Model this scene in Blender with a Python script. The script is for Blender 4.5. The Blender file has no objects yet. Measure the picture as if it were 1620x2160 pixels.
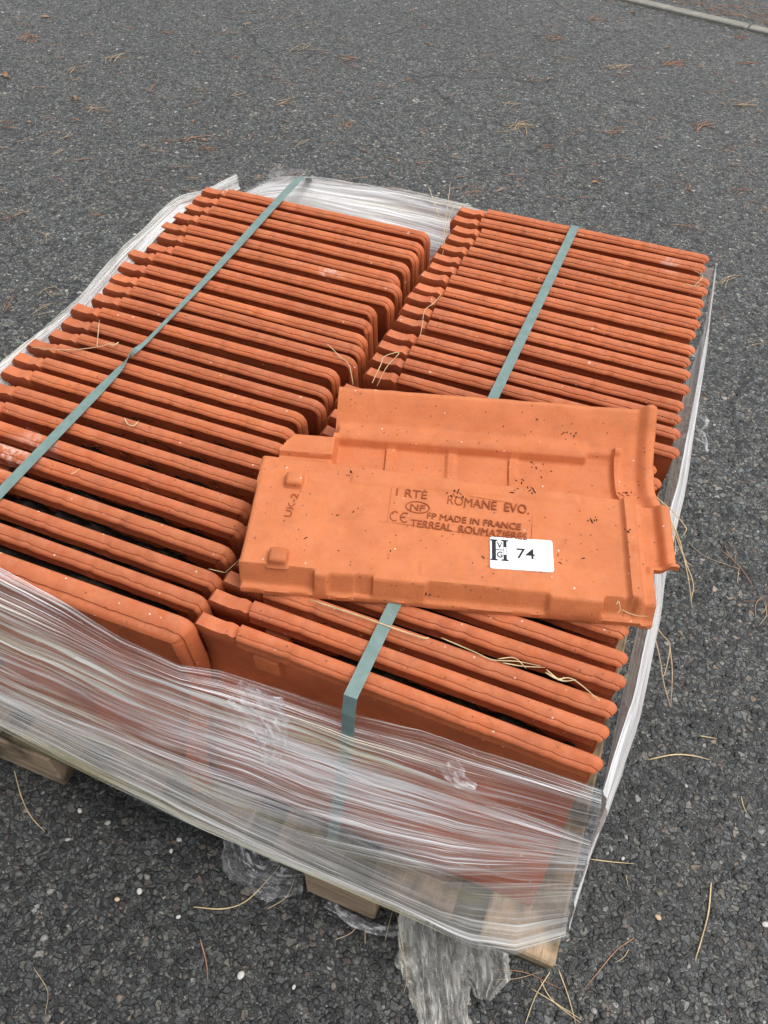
import bpy, math, random
import numpy as np
from mathutils import Matrix, Vector, Euler
random.seed(7); rng = np.random.default_rng(7)
S = bpy.context.scene
COL = S.collection

# ------------------------------------------------------------------ camera
RW = np.array([[0.9312041, 0.3637963, 0.0226103], [0.2890981, -0.6993733, -0.6536814], [-0.2219938, 0.6152474, -0.7564320]])
CP = np.array([-0.1035634, -0.3702119, 1.2110921]); FP = 1675.81
cd = bpy.data.cameras.new('camera'); cam = bpy.data.objects.new('camera', cd); COL.objects.link(cam)
cd.sensor_fit = 'HORIZONTAL'; cd.sensor_width = 36; cd.lens = 36*FP/1620; cd.clip_start = .02; cd.clip_end = 200
rot = Matrix([[RW[0][i], -RW[1][i], -RW[2][i]] for i in range(3)])
cam.matrix_world = Matrix.Translation(CP) @ rot.to_4x4()
S.camera = cam
# ------------------------------------------------------------------ light
W = bpy.data.worlds.new('World'); S.world = W; W.use_nodes = True
wn = W.node_tree.nodes; wl = W.node_tree.links
bg = wn['Background']; sky = wn.new('ShaderNodeTexSky'); sky.sky_type = 'NISHITA'; sky.sun_disc = False
SUN_EL, SUN_AZ = math.radians(64), math.radians(78)
sky.sun_elevation = SUN_EL; sky.sun_rotation = SUN_AZ; sky.air_density = 1.0; sky.dust_density = 3.0
hs = wn.new('ShaderNodeHueSaturation'); hs.inputs['Saturation'].default_value = .14
wl.new(sky.outputs[0], hs.inputs['Color']); wl.new(hs.outputs[0], bg.inputs['Color']); bg.inputs['Strength'].default_value = .15
sd = bpy.data.lights.new('sun', 'SUN'); sd.energy = 1.5; sd.angle = math.radians(45); sd.color = (1, .97, .93)
sun = bpy.data.objects.new('sun', sd); COL.objects.link(sun)
sdir = Vector((math.sin(SUN_AZ)*math.cos(SUN_EL), math.cos(SUN_AZ)*math.cos(SUN_EL), math.sin(SUN_EL)))
sun.rotation_euler = sdir.to_track_quat('Z', 'Y').to_euler(); sun.location = (0, 0, 4)
S.view_settings.view_transform = 'Standard'; S.view_settings.look = 'None'; S.view_settings.gamma = 1
S.view_settings.use_curve_mapping = False; S.view_settings.exposure = 0.48
S.render.engine = 'CYCLES'
S.cycles.transparent_max_bounces = 24

# ------------------------------------------------------------------ helpers
def ray(px, py):
    return RW.T @ np.array([(px-810)/FP, (py-1080)/FP, 1.0])
def at(px, py, z=0.0):            # point of the place seen at a spot of the photograph, on the level z
    d = ray(px, py); return CP + (z-CP[2])/d[2]*d
def tag(o, label=None, cat=None, group=None, kind=None):
    if label: o['label'] = label
    if cat: o['category'] = cat
    if group: o['group'] = group
    if kind: o['kind'] = kind
    return o
def mesh(name, V, F, mats, smooth=True, uv=None, fm=None):
    me = bpy.data.meshes.new(name)
    me.from_pydata([tuple(map(float, v)) for v in V], [], [tuple(map(int, f)) for f in F])
    for m in (mats if isinstance(mats, (list, tuple)) else [mats]): me.materials.append(m)
    if smooth is True: me.polygons.foreach_set('use_smooth', [True]*len(me.polygons))
    if uv is not None:
        l = me.uv_layers.new(name='UVMap'); li = np.zeros(len(me.loops), dtype=np.int32); me.loops.foreach_get('vertex_index', li)
        l.data.foreach_set('uv', np.asarray(uv, dtype=np.float32)[li].ravel())
    if fm is not None: me.polygons.foreach_set('material_index', np.asarray(fm, dtype=np.int32))
    me.update(); return me
def link(name, me, parent=None, loc=None, rot=None):
    o = bpy.data.objects.new(name, me); COL.objects.link(o)
    if parent: o.parent = parent
    if loc is not None: o.location = tuple(map(float, loc))
    if rot is not None: o.rotation_euler = rot
    return o
def empty(name, loc=(0, 0, 0), rz=0):
    o = bpy.data.objects.new(name, None); COL.objects.link(o); o.location = tuple(map(float, loc)); o.rotation_euler = (0, 0, rz)
    o.empty_display_size = .05; return o
def vnoise(x, y, seed=0):          # smooth value noise, 0..1
    x = np.asarray(x, float); y = np.asarray(y, float)
    t = np.random.default_rng(seed).random((256, 256))
    xi = np.floor(x).astype(int); yi = np.floor(y).astype(int); fx = x-xi; fy = y-yi
    fx = fx*fx*(3-2*fx); fy = fy*fy*(3-2*fy)
    g = lambda a, b: t[a & 255, b & 255]
    return (g(xi, yi)*(1-fx)+g(xi+1, yi)*fx)*(1-fy)+(g(xi, yi+1)*(1-fx)+g(xi+1, yi+1)*fx)*fy
def grid_faces(nu, nv, flip=False):
    F = []
    for i in range(nu-1):
        for j in range(nv-1):
            a = i*nv+j; q = (a, a+nv, a+nv+1, a+1); F.append(q[::-1] if flip else q)
    return F
def sstep(a, b, x):
    t = np.clip((x-a)/(b-a), 0, 1); return t*t*(3-2*t)
def interp3(pts, s):
    P = np.array(pts, float); d = np.r_[0, np.cumsum(np.linalg.norm(np.diff(P, axis=0), axis=1))]; d /= d[-1]
    return np.stack([np.interp(s, d, P[:, k]) for k in range(3)], -1)
def smooth_curve(pts, n):
    P = [np.array(p, float) for p in pts]
    if len(P) == 2: return np.array([P[0]+(P[1]-P[0])*k/(n-1) for k in range(n)])
    P = [2*P[0]-P[1]]+P+[2*P[-1]-P[-2]]; m = len(P)-3; out = []
    for k in range(n):
        t = k/(n-1)*m; i = min(int(t), m-1); t -= i; a, b, c, d = P[i:i+4]
        out.append(.5*((2*b)+(c-a)*t+(2*a-5*b+4*c-d)*t*t+(3*b-a-3*c+d)*t**3))
    return np.array(out)
def tube_data(path, rad, nseg=5, base=0):
    path = np.array(path); V = []; F = []; n = len(path)
    for k in range(n):
        T = path[min(k+1, n-1)]-path[max(k-1, 0)]; T = T/(np.linalg.norm(T)+1e-9)
        up = np.array([0, 0, 1.0]) if abs(T[2]) < .9 else np.array([1.0, 0, 0])
        A = np.cross(T, up); A /= np.linalg.norm(A); B = np.cross(A, T); r = rad[k] if hasattr(rad, '__len__') else rad
        for q in range(nseg):
            a = 2*math.pi*q/nseg; V.append(path[k]+r*(math.cos(a)*A+math.sin(a)*B))
    for k in range(n-1):
        for q in range(nseg):
            a = base+k*nseg+q; b = base+k*nseg+(q+1) % nseg; F.append((a, b, b+nseg, a+nseg))
    F.append(tuple(base+q for q in range(nseg))[::-1]); F.append(tuple(base+(n-1)*nseg+q for q in range(nseg)))
    return V, F
def box_data(x0, x1, y0, y1, z0, z1, bev=.002, base=0):
    V = []
    b = bev
    for z, i in ((z0, b), (z0+b, 0), (z1-b, 0), (z1, b)):
        V += [(x0+i, y0, z), (x1-i, y0, z), (x1, y0+i, z), (x1, y1-i, z), (x1-i, y1, z), (x0+i, y1, z), (x0, y1-i, z), (x0, y0+i, z)] if i == 0 else \
             [(x0+i, y0+i, z)]*0+[(x0+2*b, y0+b, z), (x1-2*b, y0+b, z), (x1-b, y0+2*b, z), (x1-b, y1-2*b, z), (x1-2*b, y1-b, z), (x0+2*b, y1-b, z), (x0+b, y1-2*b, z), (x0+b, y0+2*b, z)]
    # chamfer the vertical edges as well
    for k in (8, 16):
        V[k:k+8] = [(x0+b, y0, V[k][2]), (x1-b, y0, V[k][2]), (x1, y0+b, V[k][2]), (x1, y1-b, V[k][2]), (x1-b, y1, V[k][2]), (x0+b, y1, V[k][2]), (x0, y1-b, V[k][2]), (x0, y0+b, V[k][2])]
    F = [tuple(base+q for q in range(8))[::-1], tuple(base+24+q for q in range(8))]
    for L in range(3):
        for q in range(8):
            a = base+L*8+q; c = base+L*8+(q+1) % 8; F.append((a, c, c+8, a+8))
    return V, F

# ------------------------------------------------------------------ node helpers
class NT:
    def __init__(s, name):
        s.m = bpy.data.materials.new(name); s.m.use_nodes = True; s.t = s.m.node_tree
        s.b = s.t.nodes['Principled BSDF']; s.out = s.t.nodes['Material Output']
    def n(s, ty, **kw):
        x = s.t.nodes.new(ty)
        for k, v in kw.items(): setattr(x, k, v)
        return x
    def l(s, a, b): s.t.links.new(a, b)
    def coord(s, kind='Object'): return s.n('ShaderNodeTexCoord').outputs[kind]
    def map(s, src, sc=(1, 1, 1), loc=(0, 0, 0), rot=(0, 0, 0)):
        m = s.n('ShaderNodeMapping'); s.l(src, m.inputs[0]); m.inputs['Scale'].default_value = sc; m.inputs['Location'].default_value = loc
        m.inputs['Rotation'].default_value = rot; return m.outputs[0]
    def noise(s, src, scale, detail=3, rough=.5, dist=0):
        x = s.n('ShaderNodeTexNoise'); s.l(src, x.inputs['Vector']); x.inputs['Scale'].default_value = scale; x.inputs['Detail'].default_value = detail
        x.inputs['Roughness'].default_value = rough; x.inputs['Distortion'].default_value = dist; return x.outputs['Fac']
    def voro(s, src, scale, feature='F1', rnd=1.0):
        x = s.n('ShaderNodeTexVoronoi', feature=feature); s.l(src, x.inputs['Vector']); x.inputs['Scale'].default_value = scale
        x.inputs['Randomness'].default_value = rnd; return x
    def ramp(s, fac, stops, interp='LINEAR'):
        x = s.n('ShaderNodeValToRGB'); x.color_ramp.interpolation = interp; e = x.color_ramp.elements
        while len(e) < len(stops): e.new(.5)
        for q, (p, c) in enumerate(stops):
            e[q].position = p; e[q].color = (c, c, c, 1) if not hasattr(c, '__len__') else (*c, 1)
        s.l(fac, x.inputs[0]); return x.outputs[0]
    def mix(s, fac, a, b, mode='MIX'):
        x = s.n('ShaderNodeMix', data_type='RGBA', blend_type=mode)
        for v, k in ((fac, 0), (a, 6), (b, 7)):
            if hasattr(v, 'is_output') or hasattr(v, 'links'): s.l(v, x.inputs[k])
            elif k == 0: x.inputs[0].default_value = v
            else: x.inputs[k].default_value = (*v, 1)
        return x.outputs[2]
    def math(s, op, a, b=0.0, c=None, clamp=False):
        x = s.n('ShaderNodeMath', operation=op, use_clamp=clamp)
        for k, v in enumerate((a, b) if c is None else (a, b, c)):
            if hasattr(v, 'links'): s.l(v, x.inputs[k])
            else: x.inputs[k].default_value = v
        return x.outputs[0]
    def bump(s, h, strength=.5, dist=.001, normal=None):
        x = s.n('ShaderNodeBump'); s.l(h, x.inputs['Height']); x.inputs['Strength'].default_value = strength; x.inputs['Distance'].default_value = dist
        if normal is not None: s.l(normal, x.inputs['Normal'])
        return x.outputs[0]
    def fin(s, color=None, rough=.8, normal=None, spec=.5):
        if color is not None:
            if hasattr(color, 'links'): s.l(color, s.b.inputs['Base Color'])
            else: s.b.inputs['Base Color'].default_value = (*color, 1)
        if hasattr(rough, 'links'): s.l(rough, s.b.inputs['Roughness'])
        else: s.b.inputs['Roughness'].default_value = rough
        s.b.inputs['Specular IOR Level'].default_value = spec
        if normal is not None: s.l(normal, s.b.inputs['Normal'])
        return s.m

# ------------------------------------------------------------------ materials
def clay_material(name='terracotta', loose=False):
    t = NT(name); oc = t.coord(); gp = t.n('ShaderNodeNewGeometry'); oi = t.n('ShaderNodeObjectInfo')
    off = t.n('ShaderNodeVectorMath', operation='ADD'); t.l(oc, off.inputs[0])
    sc = t.n('ShaderNodeVectorMath', operation='SCALE'); sc.inputs[0].default_value = (37, 21, 13); t.l(oi.outputs['Random'], sc.inputs['Scale']); t.l(sc.outputs[0], off.inputs[1])
    v = off.outputs[0]
    n1 = t.noise(v, 14, 6, .68)
    lo, hi = ((.48, .134, .045), (.62, .182, .063)) if loose else ((.38, .088, .030), (.56, .146, .048))
    col = t.mix(t.ramp(n1, [(.3, 0), (.7, 1)]), lo, hi)
    rv = t.ramp(oi.outputs['Random'], [(0, (.80, .78, .78)), (.3, (1, .97, .95)), (.6, (.93, .96, .97)), (1, (1.05, 1.10, 1.12))])
    col = t.mix(1.0, col, rv, 'MULTIPLY')
    # pale dust lying on what faces up
    sx = t.n('ShaderNodeSeparateXYZ'); t.l(gp.outputs['Normal'], sx.inputs[0])
    up = t.ramp(sx.outputs[2], [(.35, 0), (.95, 1)])
    dn = t.ramp(t.noise(v, 55, 4, .65), [(.35, .25), (.7, 1)])
    col = t.mix(t.math('MULTIPLY', t.math('MULTIPLY', up, dn), .20 if loose else .36), col, (.60, .27, .16))
    # firing flushes and smears
    sm = t.ramp(t.noise(t.map(v, (4, 14, 14)), 3, 4, .7), [(.55, 0), (.75, 1)])
    col = t.mix(t.math('MULTIPLY', sm, .35), col, (.44, .115, .045))
    gm = t.ramp(t.noise(v, 38, 6, .75), [(.50, 0), (.68, 1)]); col = t.mix(t.math('MULTIPLY', gm, .20 if loose else .38), col, (.24, .085, .035))
    # dark crumbs and pale lime flecks
    vo = t.voro(v, 170); d = t.ramp(vo.outputs['Distance'], [(.12, 1), (.26, 0)])
    sep = t.n('ShaderNodeSeparateColor'); t.l(vo.outputs['Color'], sep.inputs[0])
    m1 = t.math('MULTIPLY', d, t.ramp(sep.outputs[0], [(.86, 0), (.90, 1)]))
    col = t.mix(t.math('MULTIPLY', m1, .8), col, (.10, .045, .025))
    m2 = t.math('MULTIPLY', d, t.ramp(sep.outputs[1], [(.975, 0), (.985, 1)]))
    col = t.mix(t.math('MULTIPLY', m2, .75), col, (.85, .70, .58))
    vo2 = t.voro(t.map(v, (1, 1, 1), (3, 5, 7)), 62); sep2 = t.n('ShaderNodeSeparateColor'); t.l(vo2.outputs['Color'], sep2.inputs[0])
    dd = t.math('ADD', vo2.outputs['Distance'], t.math('MULTIPLY', t.noise(v, 400, 2), .25))
    m3 = t.math('MULTIPLY', t.ramp(dd, [(.22, 1), (.30, 0)]), t.ramp(sep2.outputs[2], [(.95, 0), (.97, 1)]))
    col = t.mix(t.math('MULTIPLY', m3, .55), col, (.86, .60, .46))
    # whitish bloom on two tiles at the left front, nicks on a few others (places in the world)
    for (c, r, k) in (((-.83, .135, .465), .045, .75), ((-.79, .17, .465), .04, .45), ((-.60, .69, .465), .03, .5), ((-.07, .95, .465), .025, .7)):
        ds = t.n('ShaderNodeVectorMath', operation='DISTANCE'); t.l(gp.outputs['Position'], ds.inputs[0]); ds.inputs[1].default_value = c
        a = t.ramp(t.math('DIVIDE', ds.outputs['Value'], r), [(.2, 1), (1, 0)])
        a = t.math('MULTIPLY', a, t.ramp(t.noise(v, 70, 4, .7), [(.45, 0), (.6, 1)]))
        col = t.mix(t.math('MULTIPLY', a, k), col, (.85, .66, .60))
    h = t.math('ADD', t.math('MULTIPLY', t.noise(v, 420, 3, .7), .7), t.math('MULTIPLY', t.noise(v, 60, 4, .7), 1.0))
    nb = t.bump(h, .5, .0014)
    return t.fin(col, t.ramp(t.noise(v, 30), [(.3, .72), (.7, .9)]), nb, .35)
CLAY = clay_material(); CLAY_LOOSE = clay_material('terracotta_loose', True)
def simple(name, c, rough=.8, var=.25, scale=60, spec=.3, bs=.3):
    t = NT(name); oc = t.coord(); n = t.noise(oc, scale, 4, .6)
    col = t.mix(t.ramp(n, [(.3, 0), (.7, 1)]), tuple(x*(1-var) for x in c), tuple(min(1, x*(1+var)) for x in c))
    return t.fin(col, rough, t.bump(n, bs, .001), spec)
STAMP = simple('stamped_clay', (.27, .066, .022), .9, .3, 90)  # dark tone combines settled dirt with painted shade of the letter recesses
LABEL = simple('label_paper', (.78, .79, .81), .35, .01, 20, .5, .02)
INK = simple('label_ink', (.012, .012, .018), .5, .1, 20)
STRAW = simple('dry_straw', (.55, .42, .24), .7, .3, 40)
NEEDLE = simple('pine_needle', (.36, .185, .11), .75, .35, 25)
NEEDLE_P = simple('pale_needle', (.42, .31, .20), .75, .35, 25)
LEAF = simple('dry_leaf', (.33, .20, .12), .8, .4, 40)
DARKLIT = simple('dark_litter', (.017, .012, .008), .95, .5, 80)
def wood_material(name, c1, c2, grain='y', dark=.0, endstain=False):
    t = NT(name); oc = t.coord(); oi = t.n('ShaderNodeObjectInfo')
    off = t.n('ShaderNodeVectorMath', operation='ADD'); t.l(oc, off.inputs[0])
    sc = t.n('ShaderNodeVectorMath', operation='SCALE'); sc.inputs[0].default_value = (7, 5, 3); t.l(oi.outputs['Random'], sc.inputs['Scale']); t.l(sc.outputs[0], off.inputs[1])
    s = (14, 1.2, 14) if grain == 'y' else (1.2, 14, 14)
    g = t.noise(t.map(off.outputs[0], s), 6, 5, .65, .4); g2 = t.noise(t.map(off.outputs[0], tuple(k*3 for k in s)), 9, 4, .7)
    col = t.mix(t.ramp(g, [(.3, 0), (.7, 1)]), c1, c2); col = t.mix(t.ramp(g2, [(.56, 0), (.70, .7)]), col, tuple(x*.35 for x in c1))
    st = t.ramp(t.noise(off.outputs[0], 9, 4, .65), [(.5-dark, 0), (.68-dark, 1)])
    col = t.mix(t.math('MULTIPLY', st, .85), col, (.035, .030, .020))
    if endstain:
        sy = t.n('ShaderNodeSeparateXYZ'); t.l(oc, sy.inputs[0]); yy = t.math('ADD', sy.outputs[1], t.math('MULTIPLY', t.noise(oc, 45, 4, .7), .022))
        col = t.mix(t.ramp(t.math('MULTIPLY', t.math('ADD', yy, .59), 20.0), [(.15, .95), (.62, 0)]), col, (.045, .045, .022))
    return t.fin(col, .85, t.bump(t.math('ADD', g, g2), .6, .0015), .25)
WOOD = wood_material('pallet_wood', (.25, .18, .12), (.42, .31, .205), 'x', .04)
WOOD_DECK = wood_material('deck_wood', (.20, .145, .10), (.36, .27, .19), 'y', .05, True)
WOOD_RAW = wood_material('raw_end_wood', (.36, .26, .165), (.55, .40, .25), 'y', .07, True)
WOOD_MOSS = wood_material('mossy_wood', (.12, .10, .055), (.20, .17, .09), 'x', .12)
def strap_material():
    t = NT('strap_green'); uv = t.coord('UV')
    w = t.n('ShaderNodeTexChecker'); t.l(t.map(uv, (1, 1, 1), rot=(0, 0, math.radians(45))), w.inputs[0]); w.inputs['Scale'].default_value = 640
    n = t.noise(uv, 60, 3)
    col = t.mix(t.ramp(n, [(.3, 0), (.7, 1)]), (.115, .180, .168), (.165, .240, .225))
    col = t.mix(t.math('MULTIPLY', w.outputs[1], .18), col, (.26, .38, .36))
    return t.fin(col, .38, t.bump(w.outputs[1], .25, .0005), .5)
STRAP = strap_material()
def film_material(name, dens=.5, stain=.5, tint=(.96, .96, .97), fine=380, seed=0, base=.05, lu=4.0):
    t = NT(name); uv = t.coord('UV'); o = (seed*3.1, seed*1.7, 0)
    warp = t.noise(t.map(uv, (3, 6, 1), o), 1.0, 3, .5)
    cmb = t.n('ShaderNodeCombineXYZ'); t.l(t.math('MULTIPLY', warp, .045), cmb.inputs[1])
    ad = t.n('ShaderNodeVectorMath', operation='ADD'); t.l(uv, ad.inputs[0]); t.l(cmb.outputs[0], ad.inputs[1]); v = ad.outputs[0]
    A = t.noise(t.map(v, (lu, fine, 1), o), 1, 3, .6, .3); B = t.noise(t.map(v, (lu*.5, fine*.36, 1), o), 1, 3, .6, .3)
    C_ = t.noise(t.map(v, (1.3, fine*.055, 1), o), 1, 3, .5); P = t.noise(t.map(v, (6, 9, 1), o), 1, 3, .6)
    loc = t.math('ADD', t.math('MULTIPLY', C_, .65), t.math('MULTIPLY', P, .35))
    D = t.math('MULTIPLY', t.ramp(loc, [(.40, .06), (.50, .50), (.58, 1)]), dens)
    s1 = t.ramp(A, [(.52, 0), (.585, 1)]); s2 = t.ramp(B, [(.50, 0), (.58, 1)])
    al = t.math('ADD', t.math('MULTIPLY', D, t.math('ADD', t.math('MULTIPLY', s1, .66), t.math('MULTIPLY', s2, .30))), t.math('ADD', t.math('MULTIPLY', D, .05), base), clamp=True)
    al = t.math('MINIMUM', al, .96)
    gr = t.ramp(t.math('MULTIPLY', t.noise(t.map(v, (1.0, 22, 1), (o[0]+4, 2, 0)), 1, 4, .6), t.math('ADD', t.noise(t.map(uv, (2.5, 3, 1), (9, o[0], 0)), 1, 2), .5)), [(.52, 0), (.72, stain)])
    dk = t.ramp(t.noise(t.map(v, (1.6, 40, 1), (7, o[0], 0)), 1, 4, .7), [(.60, 0), (.76, stain)])
    col = t.mix(gr, tint, (.50, .46, .22)); col = t.mix(dk, col, (.20, .16, .12))
    hb = t.math('ADD', t.math('MULTIPLY', A, .5), B)
    nb = t.bump(hb, .85, .003)
    pr = t.b; t.fin(col, .20, nb, .8)
    tr = t.n('ShaderNodeBsdfTransparent'); tr.inputs[0].default_value = (.97, .97, .97, 1)
    tl = t.n('ShaderNodeBsdfTranslucent'); t.l(col, tl.inputs[0])
    m0 = t.n('ShaderNodeMixShader'); m0.inputs[0].default_value = .12; t.l(pr.outputs[0], m0.inputs[1]); t.l(tl.outputs[0], m0.inputs[2])
    m1 = t.n('ShaderNodeMixShader'); t.l(al, m1.inputs[0]); t.l(tr.outputs[0], m1.inputs[1]); t.l(m0.outputs[0], m1.inputs[2])
    t.l(m1.outputs[0], t.out.inputs[0]); return t.m
FILM = film_material('stretch_film', 1.50, .9, seed=0, fine=210, lu=2.6); FILM2 = film_material('stretch_film_outer', .95, .3, seed=2, fine=300)
FILM_DENSE = film_material('stretch_film_dense', 1.05, .30, (.93, .94, .95), fine=240, seed=5, base=.46)
FILM_LOW = film_material('stretch_film_low', 1.2, 1.0, (.80, .80, .78), fine=230, seed=17, base=.14, lu=2.4)
FILM_ROPE = film_material('stretch_film_rope', 1.5, .5, (.86, .85, .82), fine=420, seed=8)
FILM_GREY = film_material('stretch_film_grimy', .85, .9, (.66, .64, .60), fine=130, seed=11, base=.24, lu=22)
FILM_CLEAR = film_material('stretch_film_scrap', .80, .15, (.92, .92, .94), fine=120, seed=14, base=.06, lu=60)

def asphalt_material():
    t = NT('asphalt'); oc = t.coord(); o2 = t.n('ShaderNodeVectorMath', operation='ADD')
    wv = t.n('ShaderNodeTexNoise'); t.l(oc, wv.inputs['Vector']); wv.inputs['Scale'].default_value = 75; wv.inputs['Detail'].default_value = 2
    ws = t.n('ShaderNodeVectorMath', operation='SCALE'); t.l(wv.outputs['Color'], ws.inputs[0]); ws.inputs['Scale'].default_value = .013
    t.l(oc, o2.inputs[0]); t.l(ws.outputs[0], o2.inputs[1]); v = o2.outputs[0]
    def chips(scale, lo, hi, off):
        vv = t.map(v, (1, 1, .01), off)
        vo = t.voro(vv, scale); de = t.voro(vv, scale, 'DISTANCE_TO_EDGE'); sp = t.n('ShaderNodeSeparateColor'); t.l(vo.outputs['Color'], sp.inputs[0])
        c = t.ramp(sp.outputs[0], [(0, (.014, .015, .015)), (.28, (.040, .043, .042)), (.60, (.095, .100, .097)), (.86, (.160, .167, .156)), (.975, (.235, .215, .175)), (1, (.42, .41, .38))])
        tint = t.ramp(sp.outputs[1], [(0, (.92, 1.0, 1.07)), (.6, (1, 1, 1)), (.85, (1.05, 1, .93)), (.985, (1.3, .92, .8)), (1, (1.1, 1.1, 1.0))])
        c = t.mix(1.0, c, tint, 'MULTIPLY')
        e = t.ramp(de.outputs['Distance'], [(.01, 0), (.11, 1)])
        return c, e, sp.outputs[2], vo.outputs['Distance']
    c1, e1, h1, d1 = chips(104, 0, 0, (0, 0, 0)); c2, e2, h2, d2 = chips(270, 0, 0, (.3, .7, 0))
    pick = t.ramp(t.math('ADD', t.math('MULTIPLY', h1, .6), t.math('MULTIPLY', t.noise(oc, 45, 3, .7), .4)), [(.46, 0), (.50, 1)])
    col = t.mix(pick, t.mix(e2, (.014, .0135, .013), c2), t.mix(e1, (.010, .0095, .009), c1))
    hgt = t.math('ADD', t.math('MULTIPLY', t.math('MULTIPLY', e1, pick), t.math('ADD', h1, .3)), t.math('MULTIPLY', t.math('MULTIPLY', e2, h2), .5))
    big = t.ramp(t.noise(oc, 1.4, 4, .6), [(.3, .86), (.7, 1.16)]); col = t.mix(1.0, col, big, 'MULTIPLY')
    med = t.ramp(t.noise(oc, 22, 4, .7), [(.3, .72), (.7, 1.18)]); col = t.mix(1.0, col, med, 'MULTIPLY')
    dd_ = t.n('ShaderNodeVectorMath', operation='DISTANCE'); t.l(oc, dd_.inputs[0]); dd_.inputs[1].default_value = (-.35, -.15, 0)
    near_shade = t.ramp(t.math('ADD', t.math('MULTIPLY', dd_.outputs['Value'], .5), t.math('MULTIPLY', t.noise(oc, 3, 5, .65), .35)), [(.38, .58), (.85, 1)]); col = t.mix(1.0, col, near_shade, 'MULTIPLY')  # painted darkening round the load, stands in for shaded gaps between chips
    # hairline cracks
    cw = t.n('ShaderNodeTexNoise'); t.l(oc, cw.inputs['Vector']); cw.inputs['Scale'].default_value = 9; cw.inputs['Detail'].default_value = 4
    cs = t.n('ShaderNodeVectorMath', operation='SCALE'); t.l(cw.outputs['Color'], cs.inputs[0]); cs.inputs['Scale'].default_value = .10
    ca = t.n('ShaderNodeVectorMath', operation='ADD'); t.l(oc, ca.inputs[0]); t.l(cs.outputs[0], ca.inputs[1])
    ce = t.voro(t.map(ca.outputs[0], (1, 1, .01), (.37, .12, 0)), 1.3, 'DISTANCE_TO_EDGE')
    ck = t.math('MULTIPLY', t.ramp(ce.outputs['Distance'], [(.002, 1), (.008, 0)]), t.ramp(t.noise(oc, 2.3, 3), [(.46, 0), (.54, 1)]))
    col = t.mix(t.math('MULTIPLY', ck, .8), col, (.008, .008, .008))
    hgt = t.math('SUBTRACT', hgt, ck)
    nb = t.bump(t.math('ADD', hgt, t.math('MULTIPLY', t.noise(oc, 700, 3, .7), .35)), .9, .0030)
    t.b.inputs['Coat Weight'].default_value = .22; t.b.inputs['Coat Roughness'].default_value = .36; t.l(t.bump(hgt, .35, .0012), t.b.inputs['Coat Normal'])
    return t.fin(col, t.ramp(h2, [(0, .45), (1, .68)]), nb, .45)
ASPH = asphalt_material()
def stone_material():
    t = NT('aggregate'); g = t.n('ShaderNodeNewGeometry'); r = g.outputs['Random Per Island']
    c = t.ramp(r, [(0, (.018, .019, .019)), (.45, (.034, .036, .036)), (.75, (.062, .065, .063)), (.92, (.105, .105, .095)), (.97, (.15, .125, .10)), (.99, (.20, .19, .18)), (1, (.34, .34, .32))])
    n = t.noise(t.coord(), 500, 2); return t.fin(t.mix(1, c, t.ramp(n, [(.3, .75), (.7, 1.15)]), 'MULTIPLY'), .6, t.bump(n, .4, .0006), .4)
STONE = stone_material()
KERB = simple('kerb_concrete', (.23, .22, .195), .9, .2, 30)

# ------------------------------------------------------------------ setting: ground
V = [(-30, -12, 0), (30, -12, 0), (30, 50, 0), (-30, 50, 0)]
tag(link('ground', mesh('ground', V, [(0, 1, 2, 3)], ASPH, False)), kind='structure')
# concrete edging at the far side, set flush in the asphalt
ka, kb = np.array([-.565, 3.972]), np.array([.083, 3.812]); kd = (kb-ka)/np.linalg.norm(kb-ka); kn = np.array([-kd[1], kd[0]]); kang = math.atan2(kd[1], kd[0])
kerb = tag(empty('kerb', (ka[0], ka[1], 0), kang), kind='structure')
for i in range(-4, 8):
    Vb, Fb = box_data(.004, .996, -.028, .028, -.05, .010+.003*random.random(), .004)
    me = mesh('kerb_stone', Vb, Fb, KERB, False)
    link('kerb_stone', me, kerb, (-.42+i*1.0, random.uniform(-.004, .004), 0), (0, 0, random.uniform(-.004, .004)))

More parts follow.
